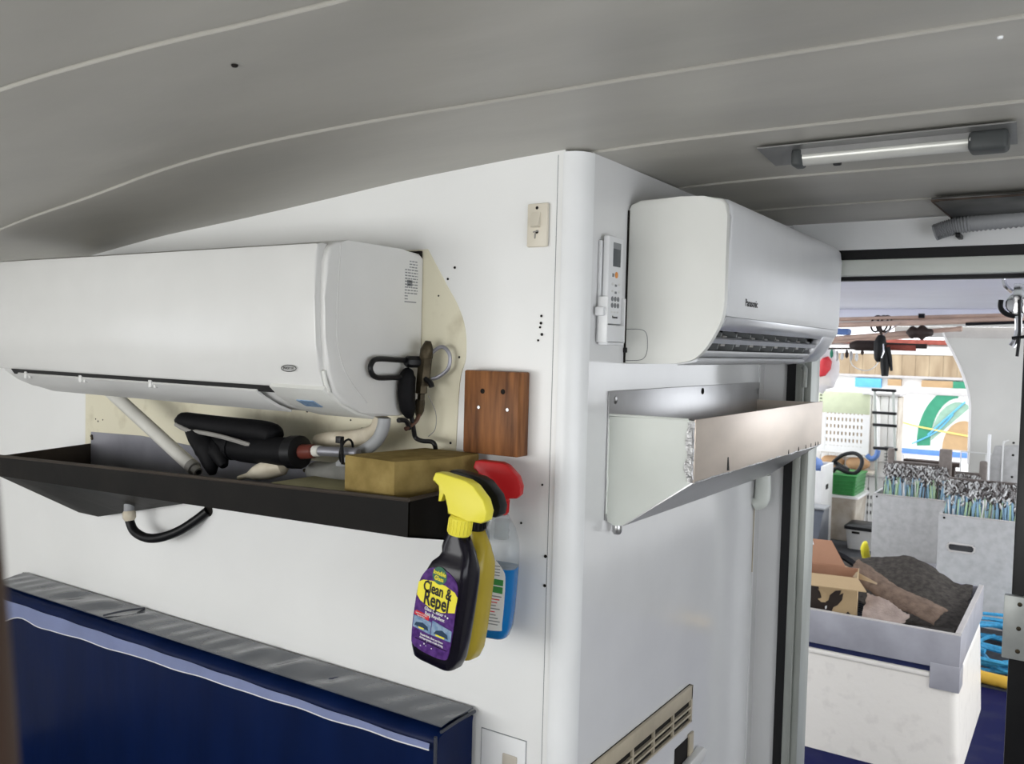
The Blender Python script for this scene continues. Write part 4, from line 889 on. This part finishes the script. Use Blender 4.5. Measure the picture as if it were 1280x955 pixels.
tub('hook_tub', 'plain grey tub without hand slot standing behind the dark felt sheet', -.545, -.035, 5.4, 5.95, .575, None, [(-.52, .556)])

def hooks(name, label, x0, x1, y0, y1, zrail, zmid, zlow, n, seed):
    rnd = random.Random(seed); b = B()
    def strip(p, q, w_, mi):
        d = (Vector(q) - Vector(p)); s = d.cross(Vector((0, 1, 0))); s = (s.normalized() if s.length > 1e-6 else Vector((1, 0, 0))) * w_
        k = Vector((0, w_ * 1.2, 0)); A_ = [b.verts.new(Vector(p) + e) for e in (-s, s, k)]; B_ = [b.verts.new(Vector(q) + e) for e in (-s, s, k)]
        fs = [b.faces.new((A_[i], A_[(i + 1) % 3], B_[(i + 1) % 3], B_[i])) for i in range(3)] + [b.faces.new(A_[::-1]), b.faces.new(B_)]
        for f_ in fs: f_.material_index = mi
    for i in range(n):
        x = rnd.uniform(x0, x1); y = rnd.uniform(y0, y1); z = zrail - rnd.random() ** 1.1 * (zrail - zmid); l = rnd.uniform(.014, .034)
        strip((x, y, z), (x + rnd.uniform(-.02, .02), y, z - l), rnd.uniform(.0022, .0045), rnd.choice((0, 0, 1, 1, 2, 2)))
        if rnd.random() < .5: strip((x, y, z - l), (x + rnd.choice((-1, 1)) * .012, y, z - l + .012), .0026, rnd.choice((0, 1, 2)))
    for i in range(n // 2):
        x = rnd.uniform(x0, x1); y = rnd.uniform(y0, y1); z = zmid + rnd.uniform(-.02, .05)
        strip((x, y, z), (x + rnd.uniform(-.02, .02), y - .01, zlow - rnd.uniform(0, .06)), rnd.uniform(.0028, .0055), rnd.choice((2, 3, 3, 3, 4, 4, 1)))
    o = obj(name, b, ['hook_steel', 'hook_dark', 'line_white', 'line_blue', 'line_green'], smooth=False); o['kind'] = 'stuff'
    tag(o, label, 'fishing hooks')
    return o
def rack(name, label, x0, x1, y, zr, posts, zb):
    t = thing(name, label, 'rack', ((x0 + x1) / 2, y, zb), 'hook racks standing in the tubs')
    b = B(); box(b, x0, x1, y - .012, y + .012, zr - .024, zr, bev=.002); rl = obj('rail', b, 'rack_taupe', t)
    b = B()
    k = int((x1 - x0) / .011)
    for i in range(k): box(b, x0 + i * .011 + .002, x0 + i * .011 + .007, y - .017, y - .011, zr - .030, zr - .002)
    obj('rail_notches', b, 'rack_taupe', rl, smooth=False)['kind'] = 'stuff'
    for px_, w_, h in posts:
        b = B(); box(b, px_ - w_ / 2, px_ + w_ / 2, y - .02, y + .02, zb, zr + h, bev=.012 if w_ < .06 else .006); obj('end_post', b, 'rack_taupe', t)
    return t
rack('hook_rack', 'taupe hook rack with slim end post standing in the plain grey tub', -.49, -.10, 5.62, .80, [(-.475, .045, .09), (-.115, .08, .11)], .45)
hooks('longline_hooks', 'dense rows of hooks with blue and green lines in the plain grey tub', -.49, -.09, 5.46, 5.60, .79, .655, .53, 1500, 21)
rack('hook_rack', 'taupe hook rack rail above the tub with a hand slot', .02, .58, 4.68, .83, [(.55, .06, .10)], .50)
hooks('longline_hooks', 'dense rows of hooks and lines in the tub with a hand slot', .02, .58, 4.52, 4.66, .83, .70, .58, 1900, 22)
rack('hook_rack', 'far taupe hook rack behind the tub with a hand slot, no tub visible', -.08, .11, 5.9, .73, [(.10, .05, .09)], .004)
hooks('longline_hooks', 'small bundle of hooks on the far rack below the curved stern plate', -.07, .08, 5.80, 5.88, .72, .60, .50, 500, 23)
# grey board and wire rail behind
gb = thing('grey_board', 'grey plastic board with bolt holes standing against the stern plate', 'board', (.2, 6.1, .004))
b = B(); prism(b, [(.12, .006), (.42, .006), (.42, .98), (.33, .98), (.30, .93), (.15, .92), (.12, .80)], 'y', 6.10, 6.13, bev=.003); obj('panel', b, 'tub_grey', gb)
b = B(); tube(b, [(.205, 6.09, .35), (.205, 6.09, .90), (.215, 6.09, .95), (.24, 6.09, .965)], .006, 6); obj('wire_stay', b, 'line_white', gb)
b = B(); tube(b, [(.115, 6.09, .50), (.115, 6.09, 1.0)], .012, 6, smooth=False); obj('white_edge', b, 'label_white', gb)
for z in (.86, .70, .58, .95):
    b = B(); disc(b, (.27, 6.10, z), (0, -1, 0), .009, .002, 8); obj('bolt_hole', b, 'hole_black', gb)
b = B(); tube(b, [(-.10, 6.0, .66), (.35, 6.0, .645)], .006, 6, smooth=False); tube(b, [(-.08, 6.2, .85), (.13, 6.2, .845)], .005, 6, smooth=False); tube(b, [(-.08, 6.2, .85), (-.08, 6.2, .004)], .005, 6, smooth=False); tube(b, [(.10, 6.05, .85), (.10, 6.05, .004)], .005, 6, smooth=False)
tag(obj('wire_guard', b, 'line_white'), 'thin white wire guard rails behind the far hook rack', 'rail')

# blue rope coil, yellow hose
b = B(); rnd = random.Random(31)
for k in range(11):
    cx_, cy_ = .36 + rnd.uniform(-.05, .1), 3.95 + rnd.uniform(-.04, .06); rx, ry = rnd.uniform(.16, .30), rnd.uniform(.22, .36); ph = rnd.uniform(0, 6)
    tube(b, [(cx_ + rx * math.cos(t + ph) * (1 + .1 * sn(3 * t)), cy_ + ry * math.sin(t + ph), .018 + k * .011 + .006 * sn(2 * t)) for t in [i * .45 for i in range(14)]], .0105, 6, k=3)
tag(obj('rope_coil', b, 'rope_blue'), 'tangled coil of bright blue rope on the deck beside the tub', 'rope')
b = B(); tube(b, [(.34, 3.47, .033), (.6, 3.44, .033), (1.2, 3.44, .033)], .029, 12); lathe(b, [(.031, 0), (.031, .03), (.026, .034)], (.34, 3.47, .033), (-1, .1, 0), 12)
tag(obj('yellow_pipe', b, 'hose_yellow'), 'thick orange yellow pipe lying across the blue deck', 'pipe')
b = B(); tube(b, [(-.56, 5.62, .02), (-.575, 5.55, .08), (-.57, 5.45, .17), (-.56, 5.42, .22)], [.022, .03, .03, .012], 10); b.verts.ensure_lookup_table(); bmesh.ops.translate(b, verts=b.verts, vec=(-.022, -.02, 0)); tag(obj('yellow_hose_end', b, 'label_yellow'), 'short yellow hose end leaning on the plain grey tub', 'hose')
gbn = thing('lidded_crate', 'faded grey see-through crate between tubs behind the dark felt', 'crate', (-.14, 5.2, .004))
b = B(); box(b, -.22, -.03, 5.12, 5.32, .004, .13, bev=.008); obj('tub', b, 'tub_grey', gbn); b = B(); box(b, -.23, -.02, 5.11, 5.33, .13, .15, bev=.005); obj('lid', b, 'rim_grey', gbn)

# left stack of boxes
wbx = thing('white_box', 'tall white plastic box with dark hand hole beside the green crate', 'box', (-1.13, 6.15, .004))
b = B(); box(b, -1.30, -.99, 6.0, 6.02, .004, .62, bev=.003); obj('front_side', b, 'white_plastic', wbx)
b = B(); box(b, -1.01, -.99, 6.0205, 6.3295, .004, .66, bev=.003); obj('right_side', b, 'white_plastic', wbx)
b = B(); box(b, -1.30, -.99, 6.33, 6.35, .004, .66, bev=.003); box(b, -1.30, -1.28, 6.0205, 6.3295, .004, .66, bev=.003); obj('back_sides', b, 'white_plastic', wbx)
b = B(); box(b, -1.275, -1.015, 6.025, 6.325, .006, .50); obj('dark_contents', b, 'tub_inside', wbx)
b = B(); box(b, -.9905, -.9885, 6.12, 6.20, .46, .50, bev=.0005); obj('hand_hole', b, 'hole_black', wbx)
b = B(); bmesh.ops.create_icosphere(b, subdivisions=3, radius=1)
for v in b.verts: v.co = Vector((-1.13 + v.co.x * .10, 6.17 + v.co.y * .12, .63 + v.co.z * .10 * (1 + .15 * sn(v.co.x * 7 + v.co.y * 5))))
bgb = tag(obj('blue_bag', b, 'bag_blue'), 'crumpled blue bag stuffed in the tall white box', 'bag')
wbx.location.x -= .055; bgb.location.x -= .055
gw = thing('slate_bin', 'dark slate grey sloping bin in front of the tall white box', 'bin', (-1.05, 5.75, .004))
b = B(); prism(b, [(5.55, .006), (5.95, .006), (5.95, .345), (5.80, .345), (5.74, .31)], 'x', -1.30, -.97, bev=.008); obj('shell', b, 'bin_slate', gw)
b = B(); box(b, -1.31, -.965, 5.78, 5.96, .345, .362, bev=.006); obj('lid', b, 'hose_grey', gw)
cr = thing('cream_tub', 'dirty cream plastic tub carrying the green crate', 'tub', (-.92, 6.5, .004))
b = B(); secs = [[(x, y, z) for x, y in rrect(-1.04 + e, -.80 - e, 6.3 + e, 6.75 - e, .03, 3)] for z, e in ((.006, .02), (.365, 0))]; loft(b, secs); obj('shell', b, 'cream_dirty', cr)
b = B(); secs = [[(x, y, z) for x, y in rrect(-1.055, -.785, 6.285, 6.765, .03, 3)] for z in (.365, .385)]; loft(b, secs); obj('rim', b, 'white_plastic', cr)
gc = thing('green_crate', 'green plastic crate holding a black hose, on the cream tub', 'crate', (-.92, 6.5, .385))
b = B(); secs = [[(x, y, z) for x, y in rrect(-1.03 + e, -.81 - e, 6.31 + e, 6.74 - e, .02, 3)] for z, e in ((.387, .012), (.555, 0))]; loft(b, secs); obj('shell', b, 'crate_green', gc)
b = B()
for z in (.42, .45, .48, .51): tube(b, [(-1.0, 6.305, z), (-.83, 6.305, z)], .004, 5, smooth=False); tube(b, [(-.812, 6.34, z), (-.812, 6.70, z)], .004, 5, smooth=False)
box(b, -1.037, -.803, 6.303, 6.747, .545, .557, bev=.003); obj('ribs', b, 'crate_green', gc)
b = B(); tube(b, [(-1.02, 6.4, .57), (-.98, 6.38, .60), (-.90, 6.38, .575), (-.84, 6.4, .57), (-.80, 6.42, .62), (-.80, 6.45, .69), (-.86, 6.47, .73), (-.95, 6.47, .71), (-1.02, 6.45, .65), (-1.04, 6.43, .60)], .017, 8, closed=True)
tube(b, [(-1.03, 6.5, .64), (-.97, 6.45, .61), (-.90, 6.43, .585)], .022, 8); tag(obj('black_hose', b, 'rubber_black'), 'looped black hose resting in the green crate', 'hose')
bhz = bpy.data.objects['black_hose.001'] if 'black_hose.001' in bpy.data.objects else None
for o_ in (cr, gc, bhz):
    if o_: o_.location.x -= .06; o_.location.y += .085
bkt = thing('white_bucket', 'white square bucket with black bag lining beside the cream tub', 'bucket', (-.80, 6.65, .004))
b = B(); secs = [[(x, y, z) for x, y in rrect(-.90 + e, -.68 - e, 6.5 + e, 6.75 - e, .03, 3)] for z, e in ((.006, .018), (.165, 0), (.172, -.004))]; loft(b, secs); obj('shell', b, 'white_plastic', bkt)
b = B(); secs = [[(x, y, z) for x, y in rrect(-.91 + e, -.67 - e, 6.49 + e, 6.76 - e, .03, 3)] for z, e in ((.165, .0), (.19, .0), (.205, .02))]; loft(b, secs); obj('bag_lining', b, 'rubber_black', bkt)
b = B(); box(b, -.845, -.785, 6.494, 6.502, .135, .152, bev=.002); obj('hand_slot', b, 'hole_black', bkt); bkt.location.x += .02; bkt.location.y -= .40

# white board locker across the stern with perforated crate and ladder
lk = thing('board_locker', 'white locker of upright boards behind the boxes', 'locker', (-1.1, 7.25, .004))
for i in range(11):
    x = -1.50 + i * .072
    b = B(); box(b, x, x + .068, 7.2, 7.22, .006, 1.20, bev=.004); obj('board', b, 'white_plastic', lk)
b = B(); box(b, -1.50, -.705, 7.22, 7.5, .006, 1.19); obj('carcass', b, 'cream_dirty', lk)
b = B(); box(b, -1.52, -.69, 7.18, 7.52, 1.20, 1.225, bev=.004); obj('top_board', b, 'sill_grey', lk)
b = B(); box(b, -1.42, -.86, 7.0, 7.2, .50, .523, bev=.003); obj('shelf', b, 'cream_dirty', lk)
for z in (.60, .46):
    b = B(); tube(b, [(-.98, 7.19, z), (-.72, 7.19, z + .01)], .006, 6, smooth=False); obj('lashing', b, 'sill_grey', lk)
b = B()
for i in range(7): box(b, -.80, -.72, 7.194, 7.2, .56 + i * .03, .568 + i * .03)
obj('louvre', b, 'vane_grey', lk, smooth=False)
b = B(); disc(b, (-.74, 7.2, .66), (0, -1, 0), .035, .02, 10); obj('black_catch', b, 'rubber_black', lk)
for k in range(7):
    b = B(); box(b, -.93 + (k % 2) * .028, -.922 + (k % 2) * .028, 7.196, 7.2, .12 + (k // 2) * .07, .15 + (k // 2) * .07); obj('slot', b, 'slot_dark', lk, smooth=False)
wcz = thing('perforated_crate', 'white perforated plastic crate hung on the board locker', 'crate', (-1.15, 7.1, .66))
QX0, QX1, QZ0, QZ1, QY = -1.345, -.905, .66, 1.225, 7.0
b = B(); box(b, QX0, QX1, QY, QY + .02, QZ1 - .19, QZ1, bev=.004); obj('top_band', b, 'crate_lime', wcz)
for i in range(6):
    z = QZ0 + .02 + i * .063
    b = B(); box(b, QX0, QX1, QY, QY + .015, z, z + (.032 if i else .06)); obj('cross_band', b, 'crate_white', wcz, smooth=False)
b = B()
for i in range(11):
    x = QX0 + .055 + i * .033; box(b, x, x + .020, QY + .002, QY + .014, QZ0 + .021, QZ1 - .185)
box(b, QX0 - .003, QX0 + .065, QY - .003, QY + .013, QZ0 + .018, QZ1 - .192); box(b, QX1 - .045, QX1 + .003, QY - .003, QY + .013, QZ0 + .018, QZ1 - .192); obj('upright_bars', b, 'crate_white', wcz, smooth=False)
b = B(); box(b, QX0 + .02, QX1 - .02, QY + .08, QY + .09, QZ0, QZ1 - .19); obj('inner_back', b, 'card_light', wcz)
b = B()
for i in range(26): box(b, QX0 + .03 + i * .0155, QX0 + .038 + i * .0155, QY - .004, QY + .014, QZ0 - .012, QZ0 + .02)
obj('toothed_edge', b, 'crate_white', wcz, smooth=False)
b = B(); tube(b, [(QX1 - .06, QY - .01, QZ1), (QX1 + .03, QY - .01, QZ1 - .01), (QX1 + .075, QY - .01, QZ1 - .12), (QX1 + .085, QY - .01, QZ1 - .4), (QX1 + .09, QY - .01, QZ0 + .02)], .013, 8); obj('frame_hoop', b, 'crate_white', wcz)
b = B()
for i in range(5): box(b, QX0 - .03, QX0 - .015, QY - .002, QY + .01, QZ1 - .04 - i * .03, QZ1 - .03 - i * .03); box(b, QX0 + .01, QX0 + .028, QY - .004, QY, QZ1 - .04 - i * .03, QZ1 - .03 - i * .03)
obj('side_marks', b, 'slot_dark', wcz, smooth=False)
ld = thing('ladder', 'slim silver telescopic ladder with black rungs beside the perforated crate', 'ladder', (-.70, 6.80, .004))
b = B(); tube(b, [(-.835, 6.82, 1.27), (-.757, 6.79, .006)], .011, 8, smooth=False); obj('rail', b, 'alu_frame', ld)
b = B(); tube(b, [(-.685, 6.82, 1.27), (-.597, 6.79, .006)], .011, 8, smooth=False); obj('rail', b, 'alu_frame', ld)
for i, z in enumerate((1.265, 1.07, .965, .765)):
    x = -.835 + (1.265 - z) * .062
    b = B(); box(b, x - .02, x + .175, 6.79, 6.83, z - .012, z + .012, bev=.005); obj('rung', b, 'rubber_black', ld)
b = B(); tube(b, [(-.87, 6.78, .70), (-.83, 6.78, .67), (-.79, 6.78, .70), (-.78, 6.78, .75)], .022, 8); obj('blue_tie', b, 'bag_blue', ld, label='blue cloth tie')
for (x, nm, lb) in ((-1.22, 'tan_sack', 'round tan sack under the perforated crate beside the white box'), (-1.0, 'orange_sack', 'round orange tan sack under the perforated crate above the green crate')):
    b = B(); bmesh.ops.create_icosphere(b, subdivisions=3, radius=1)
    for v in b.verts: v.co = Vector((x + v.co.x * .105, 7.08 + v.co.y * .08, .585 + v.co.z * .06 * (1 + .1 * sn(v.co.x * 6))))
    tag(obj(nm, b, 'card_tan'), lb, 'sack')

# poles and gear slung under the deck roof
for i, (p, q, r_, lb) in enumerate([((-.75, 4.0, 1.752), (.62, 4.0, 1.792), .012, 'upper copper coloured pole slung under the lilac deck roof'), ((-.75, 3.96, 1.715), (.62, 3.96, 1.772), .016, 'thick copper coloured pole slung just below the upper one'),
                                   ((-.75, 4.05, 1.632), (.10, 4.05, 1.712), .013, 'lower copper coloured pole rising past the hanging gloves'), ((-.75, 4.1, 1.615), (-.12, 4.1, 1.672), .012, 'lowest copper coloured pole ending near the hanging gloves')]):
    b = B(); tube(b, [p, q], r_, 10, smooth=False); d_ = (Vector(q) - Vector(p)).normalized(); lathe(b, [(r_ * 1.15, 0), (r_ * 1.15, .02), (r_ * .8, .024)], q, d_, 10); tag(obj('gear_pole', b, 'pipe_copper'), lb, 'pole', 'poles under the deck roof')
b = B(); tube(b, [(.15, 3.94, 1.735), (.45, 3.94, 1.748)], .008, 8, smooth=False); tube(b, [(-.08, 3.94, 1.778), (-.05, 3.94, 1.778)], .013, 8, smooth=False); tag(obj('black_rod', b, 'rubber_black'), 'thin black rod taped below the thick copper pole', 'rod')
b = B()
for dx in (0, .03, .05): tube(b, [(-.30 + dx + .028 * math.cos(t), 3.98 + .03 * sn(t), 1.735 + .045 * sn(t)) for t in [i * .52 for i in range(12)]], .006, 6, closed=True)
tube(b, [(-.28, 3.94, 1.72), (-.26, 3.94, 1.66)], .008, 6); tag(obj('lashing_cord', b, 'rod_dark'), 'dark cord lashing binding the copper poles together', 'cord')
rb = thing('rod_bag', 'dark padded fishing rod with reddish end hung crosswise behind the gloves', 'fishing rod', (-.18, 3.5, 1.58))
b = B(); tube(b, [(-.335, 3.5, 1.606), (-.30, 3.5, 1.606), (-.22, 3.5, 1.606), (-.16, 3.5, 1.604)], [.012, .027, .028, .024], 12); obj('padded_grip', b, 'rod_dark', rb)
b = B(); tube(b, [(-.17, 3.5, 1.602), (-.02, 3.5, 1.600)], .017, 10, smooth=False); obj('red_blank', b, 'rod_red', rb)
b = B(); tube(b, [(-.17, 3.5, 1.612), (-.05, 3.5, 1.609), (.03, 3.5, 1.608)], .012, 8); obj('dark_blank', b, 'rod_dark', rb)
gl = thing('work_gloves', 'black work gloves hanging down from the copper poles', 'gloves', (-.16, 3.46, 1.45))
b = B(); tube(b, [(-.175, 3.46, 1.655), (-.178, 3.45, 1.62), (-.18, 3.45, 1.58), (-.182, 3.45, 1.545), (-.178, 3.45, 1.525)], [.018, .03, .028, .022, .01], 10); obj('glove', b, 'glove_black', gl)
b = B(); tube(b, [(-.165, 3.44, 1.60), (-.155, 3.44, 1.55), (-.15, 3.44, 1.50), (-.148, 3.44, 1.455)], [.015, .02, .021, .016], 10); tube(b, [(-.14, 3.44, 1.60), (-.128, 3.44, 1.55), (-.118, 3.44, 1.482)], [.011, .010, .006], 8); obj('glove', b, 'glove_black', gl)
b = B(); tube(b, [(-.160, 3.43, 1.615), (-.156, 3.425, 1.575), (-.163, 3.425, 1.545)], .004, 6); tube(b, [(-.175, 3.46, 1.65), (-.17, 3.7, 1.70), (-.17, 3.96, 1.74)], .004, 6); obj('hanging_clip', b, 'chrome', gl)
b = B(); bmesh.ops.create_icosphere(b, subdivisions=3, radius=1)
for v in b.verts: v.co = Vector((-.08 + v.co.x * .07, 4.0 + v.co.y * .05, 1.69 + v.co.z * .035 * (1 + .3 * sn(v.co.x * 8))))
tag(obj('bundled_net', b, 'rod_dark'), 'small bundled brown net tied on the poles behind the gloves', 'net')
tk = thing('tackle_string', 'short string of small tackle pieces hanging below the lower copper poles', 'tackle', (-.42, 4.08, 1.5))
for i_, (x, m, l) in enumerate(((-.56, 'mural_green', .05), (-.53, 'hook_steel', .06), (-.50, 'line_white', .045), (-.475, 'rod_dark', .05), (-.45, 'hook_steel', .055), (-.42, 'line_white', .05), (-.39, 'rod_dark', .03))):
    zt = 1.588 - (i_ % 3) * .008
    b = B(); lathe(b, [(.003, 0), (.009, .01), (.010, l * .6), (.004, l)], (x, 4.08, zt - l), (0, 0, 1), 8); obj('lure', b, m, tk)
b = B(); tube(b, [(-.60, 4.08, 1.592), (-.48, 4.08, 1.594), (-.36, 4.08, 1.60), (-.30, 4.08, 1.66)], .005, 6); obj('cord', b, 'rod_dark', tk)
b = B(); tube(b, [(-.46, 4.07, 1.59), (-.44, 4.07, 1.50), (-.36, 4.07, 1.47), (-.30, 4.07, 1.52), (-.29, 4.07, 1.63)], .003, 5); obj('wire', b, 'line_white', tk)
# clear bag with a red float near the doorway frame
fbg = thing('float_bag', 'translucent white bag holding a red float hung beside the doorway frame', 'bag', (-.83, 5.0, 1.36))
b = B(); bmesh.ops.create_icosphere(b, subdivisions=3, radius=1)
for v in b.verts: v.co = Vector((-.83 + v.co.x * .105, 5.02 + v.co.y * .07, 1.46 + v.co.z * .16 * (1 + .12 * sn(v.co.x * 7 + v.co.z * 4))))
obj('bag', b, 'film_bag', fbg)
b = B(); lathe(b, [(.004, -.075), (.03, -.055), (.046, 0), (.034, .05), (.006, .072)], (-.805, 4.93, 1.475), (.35, 0, 1), 14); obj('float', b, 'float_red', fbg); fbg.location.x += .0
b = B(); tube(b, [(-.83, 5.02, 1.60), (-.80, 4.6, 1.68), (-.76, 4.05, 1.70), (-.74, 4.0, 1.74)], .005, 6); obj('bag_string', b, 'line_white', fbg)
b = B(); box(b, -.56, -.46, 4.025, 4.12, 1.672, 1.71, bev=.012); tag(obj('blue_tarp_roll', b, 'bag_blue'), 'small folded blue tarp tucked under the copper poles', 'tarp')
# chrome block with black line at the door top
pb = thing('pulley_block', 'chrome pulley block with black cord at the black door jamb top', 'pulley', (.545, 1.25, 1.6))
b = B(); lathe(b, [(.020, -.008), (.026, -.007), (.018, 0), (.026, .007), (.020, .008)], (.548, 1.25, 1.69), (.2, 1, 0), 16); obj('sheave', b, 'chrome', pb)
b = B(); box(b, .538, .558, 1.238, 1.243, 1.655, 1.74, bev=.002); box(b, .540, .560, 1.258, 1.263, 1.655, 1.74, bev=.002); tube(b, [(.535, 1.25, 1.72), (.52, 1.25, 1.735), (.515, 1.25, 1.75)], .006, 6); tube(b, [(.55, 1.24, 1.66), (.553, 1.24, 1.63), (.548, 1.24, 1.60), (.54, 1.24, 1.585)], .008, 8); obj('cheeks', b, 'chrome', pb)
b = B(); tube(b, [(.512, 1.24, 1.70), (.512, 1.24, 1.68), (.525, 1.24, 1.665), (.55, 1.24, 1.658)], .006, 8); tube(b, [(.552, 1.23, 1.70), (.556, 1.23, 1.62), (.553, 1.23, 1.56)], .004, 6); tube(b, [(.54, 1.23, 1.605), (.575, 1.23, 1.61)], .004, 6); obj('black_cord', b, 'rubber_black', pb)
b = B(); tube(b, [(.515, 1.25, 1.75), (.515, 1.25, 1.90)], .004, 6, smooth=False); obj('hanger', b, 'chrome', pb)

# ------------------------------------------------------------------ quay building and mural board beyond the stern
b = B(); box(b, -30, 30, 7.6, 60, -1.6, -1.5); struct(obj('floor_quay', b, 'quay'))
qb = thing('quay_building', 'beige plank sided quay building with white fascia far beyond the stern', 'building', (-1.2, 14, -1.5))
rnd = random.Random(4)
for i in range(26):
    x = -4.2 + i * .2
    b = B(); box(b, x, x + .196, 14.0, 14.06, 1.26, 1.60 + rnd.uniform(-.01, .01)); obj('plank', b, 'wall_beige', qb, smooth=False)
b = B(); box(b, -4.4, 1.2, 13.98, 14.05, 1.60, 1.74, bev=.01); obj('fascia', b, 'wall_white', qb)
b = B(); box(b, -4.4, 1.2, 13.9, 14.05, 1.76, 1.84, bev=.01); obj('red_gutter', b, 'rod_red', qb)
b = B(); box(b, -4.4, 1.2, 14.06, 14.2, -1.5, 1.8); obj('wall', b, 'wall_white', qb)
b = B(); box(b, -4.4, 1.2, 13.96, 14.06, 1.22, 1.26, bev=.004); obj('sill', b, 'sill_grey', qb)
for x0, x1, m in ((-2.5, -2.1, 'mural_sky'), (-2.0, -1.8, 'mural_tan'), (-1.5, -1.05, 'mural_tan'), (-1.05, -.3, 'mural_green'), (-3.2, -2.9, 'mural_yellow')):
    b = B(); box(b, x0, x1, 13.97, 14.06, 1.05, 1.20, bev=.004); obj('painted_panel', b, m, qb)
mb = thing('mural_board', 'white framed board with green ring, tan dome and blue strip beyond the stern', 'mural', (-1.0, 12, -1.5))
b = B(); box(b, -1.62, -.1, 12.0, 12.05, .20, 1.12); obj('panel', b, 'wall_white', mb)
b = B(); box(b, -1.66, -.1, 11.97, 12.05, 1.05, 1.15, bev=.006); obj('top_frame', b, 'sill_grey', mb)
b = B(); box(b, -1.52, -1.44, 11.98, 12.05, .16, 1.06, bev=.005); obj('side_frame', b, 'rim_edge', mb)
b = B(); box(b, -1.46, -.1, 11.97, 12.05, .22, .29, bev=.004); obj('blue_strip', b, 'mural_blue', mb)
b = B(); arc = [(-.74 - .50 * math.cos(t), .42 + .75 * math.sin(t)) for t in [i * .11 for i in range(-1, 15)]]; arc2 = [(-.74 - .33 * math.cos(t), .42 + .60 * math.sin(t)) for t in [i * .11 for i in range(-1, 15)]]
prism(b, [p for p in arc if p[1] < 1.2] + [p for p in reversed(arc2)], 'y', 11.985, 12.0); obj('green_ring', b, 'mural_green', mb, smooth=False)
b = B(); prism(b, [(-.74 - .32 * math.cos(t), .42 + .55 * math.sin(t)) for t in [i * .157 for i in range(0, 14)]], 'y', 11.99, 12.0); obj('mint_field', b, 'mural_mint', mb, smooth=False)
b = B(); prism(b, [(-.66 - .26 * math.cos(t), .32 + .40 * math.sin(t)) for t in [i * .157 for i in range(0, 21)]], 'y', 11.98, 11.995); obj('tan_dome', b, 'mural_tan', mb, smooth=False)
b = B(); tube(b, [(-1.6, 11.97, .70), (-1.2, 11.97, .60), (-.3, 11.97, .48)], .012, 6); obj('yellow_line', b, 'mural_yellow', mb)
b = B(); tube(b, [(-1.10, 11.97, .50), (-.9, 11.97, .72), (-.66, 11.97, .98)], .012, 6); tube(b, [(-1.3, 11.97, .36), (-1.0, 11.97, .55), (-.8, 11.97, .80)], .010, 6); obj('blue_line', b, 'mural_sky', mb)
b = B(); box(b, -1.5, -1.40, 11.99, 12.06, -1.5, .2); box(b, -.3, -.2, 11.99, 12.06, -1.5, .2); obj('leg', b, 'sill_grey', mb)
b = B(); box(b, -.66, -.2, 7.3, 7.4, .60, .64, bev=.01); box(b, -.64, -.60, 7.32, 7.38, .004, .602); box(b, -.28, -.24, 7.32, 7.38, .004, .602); tag(obj('stern_rail', b, 'rod_dark'), 'dark stern rail below the mural board behind the hook rack', 'rail')
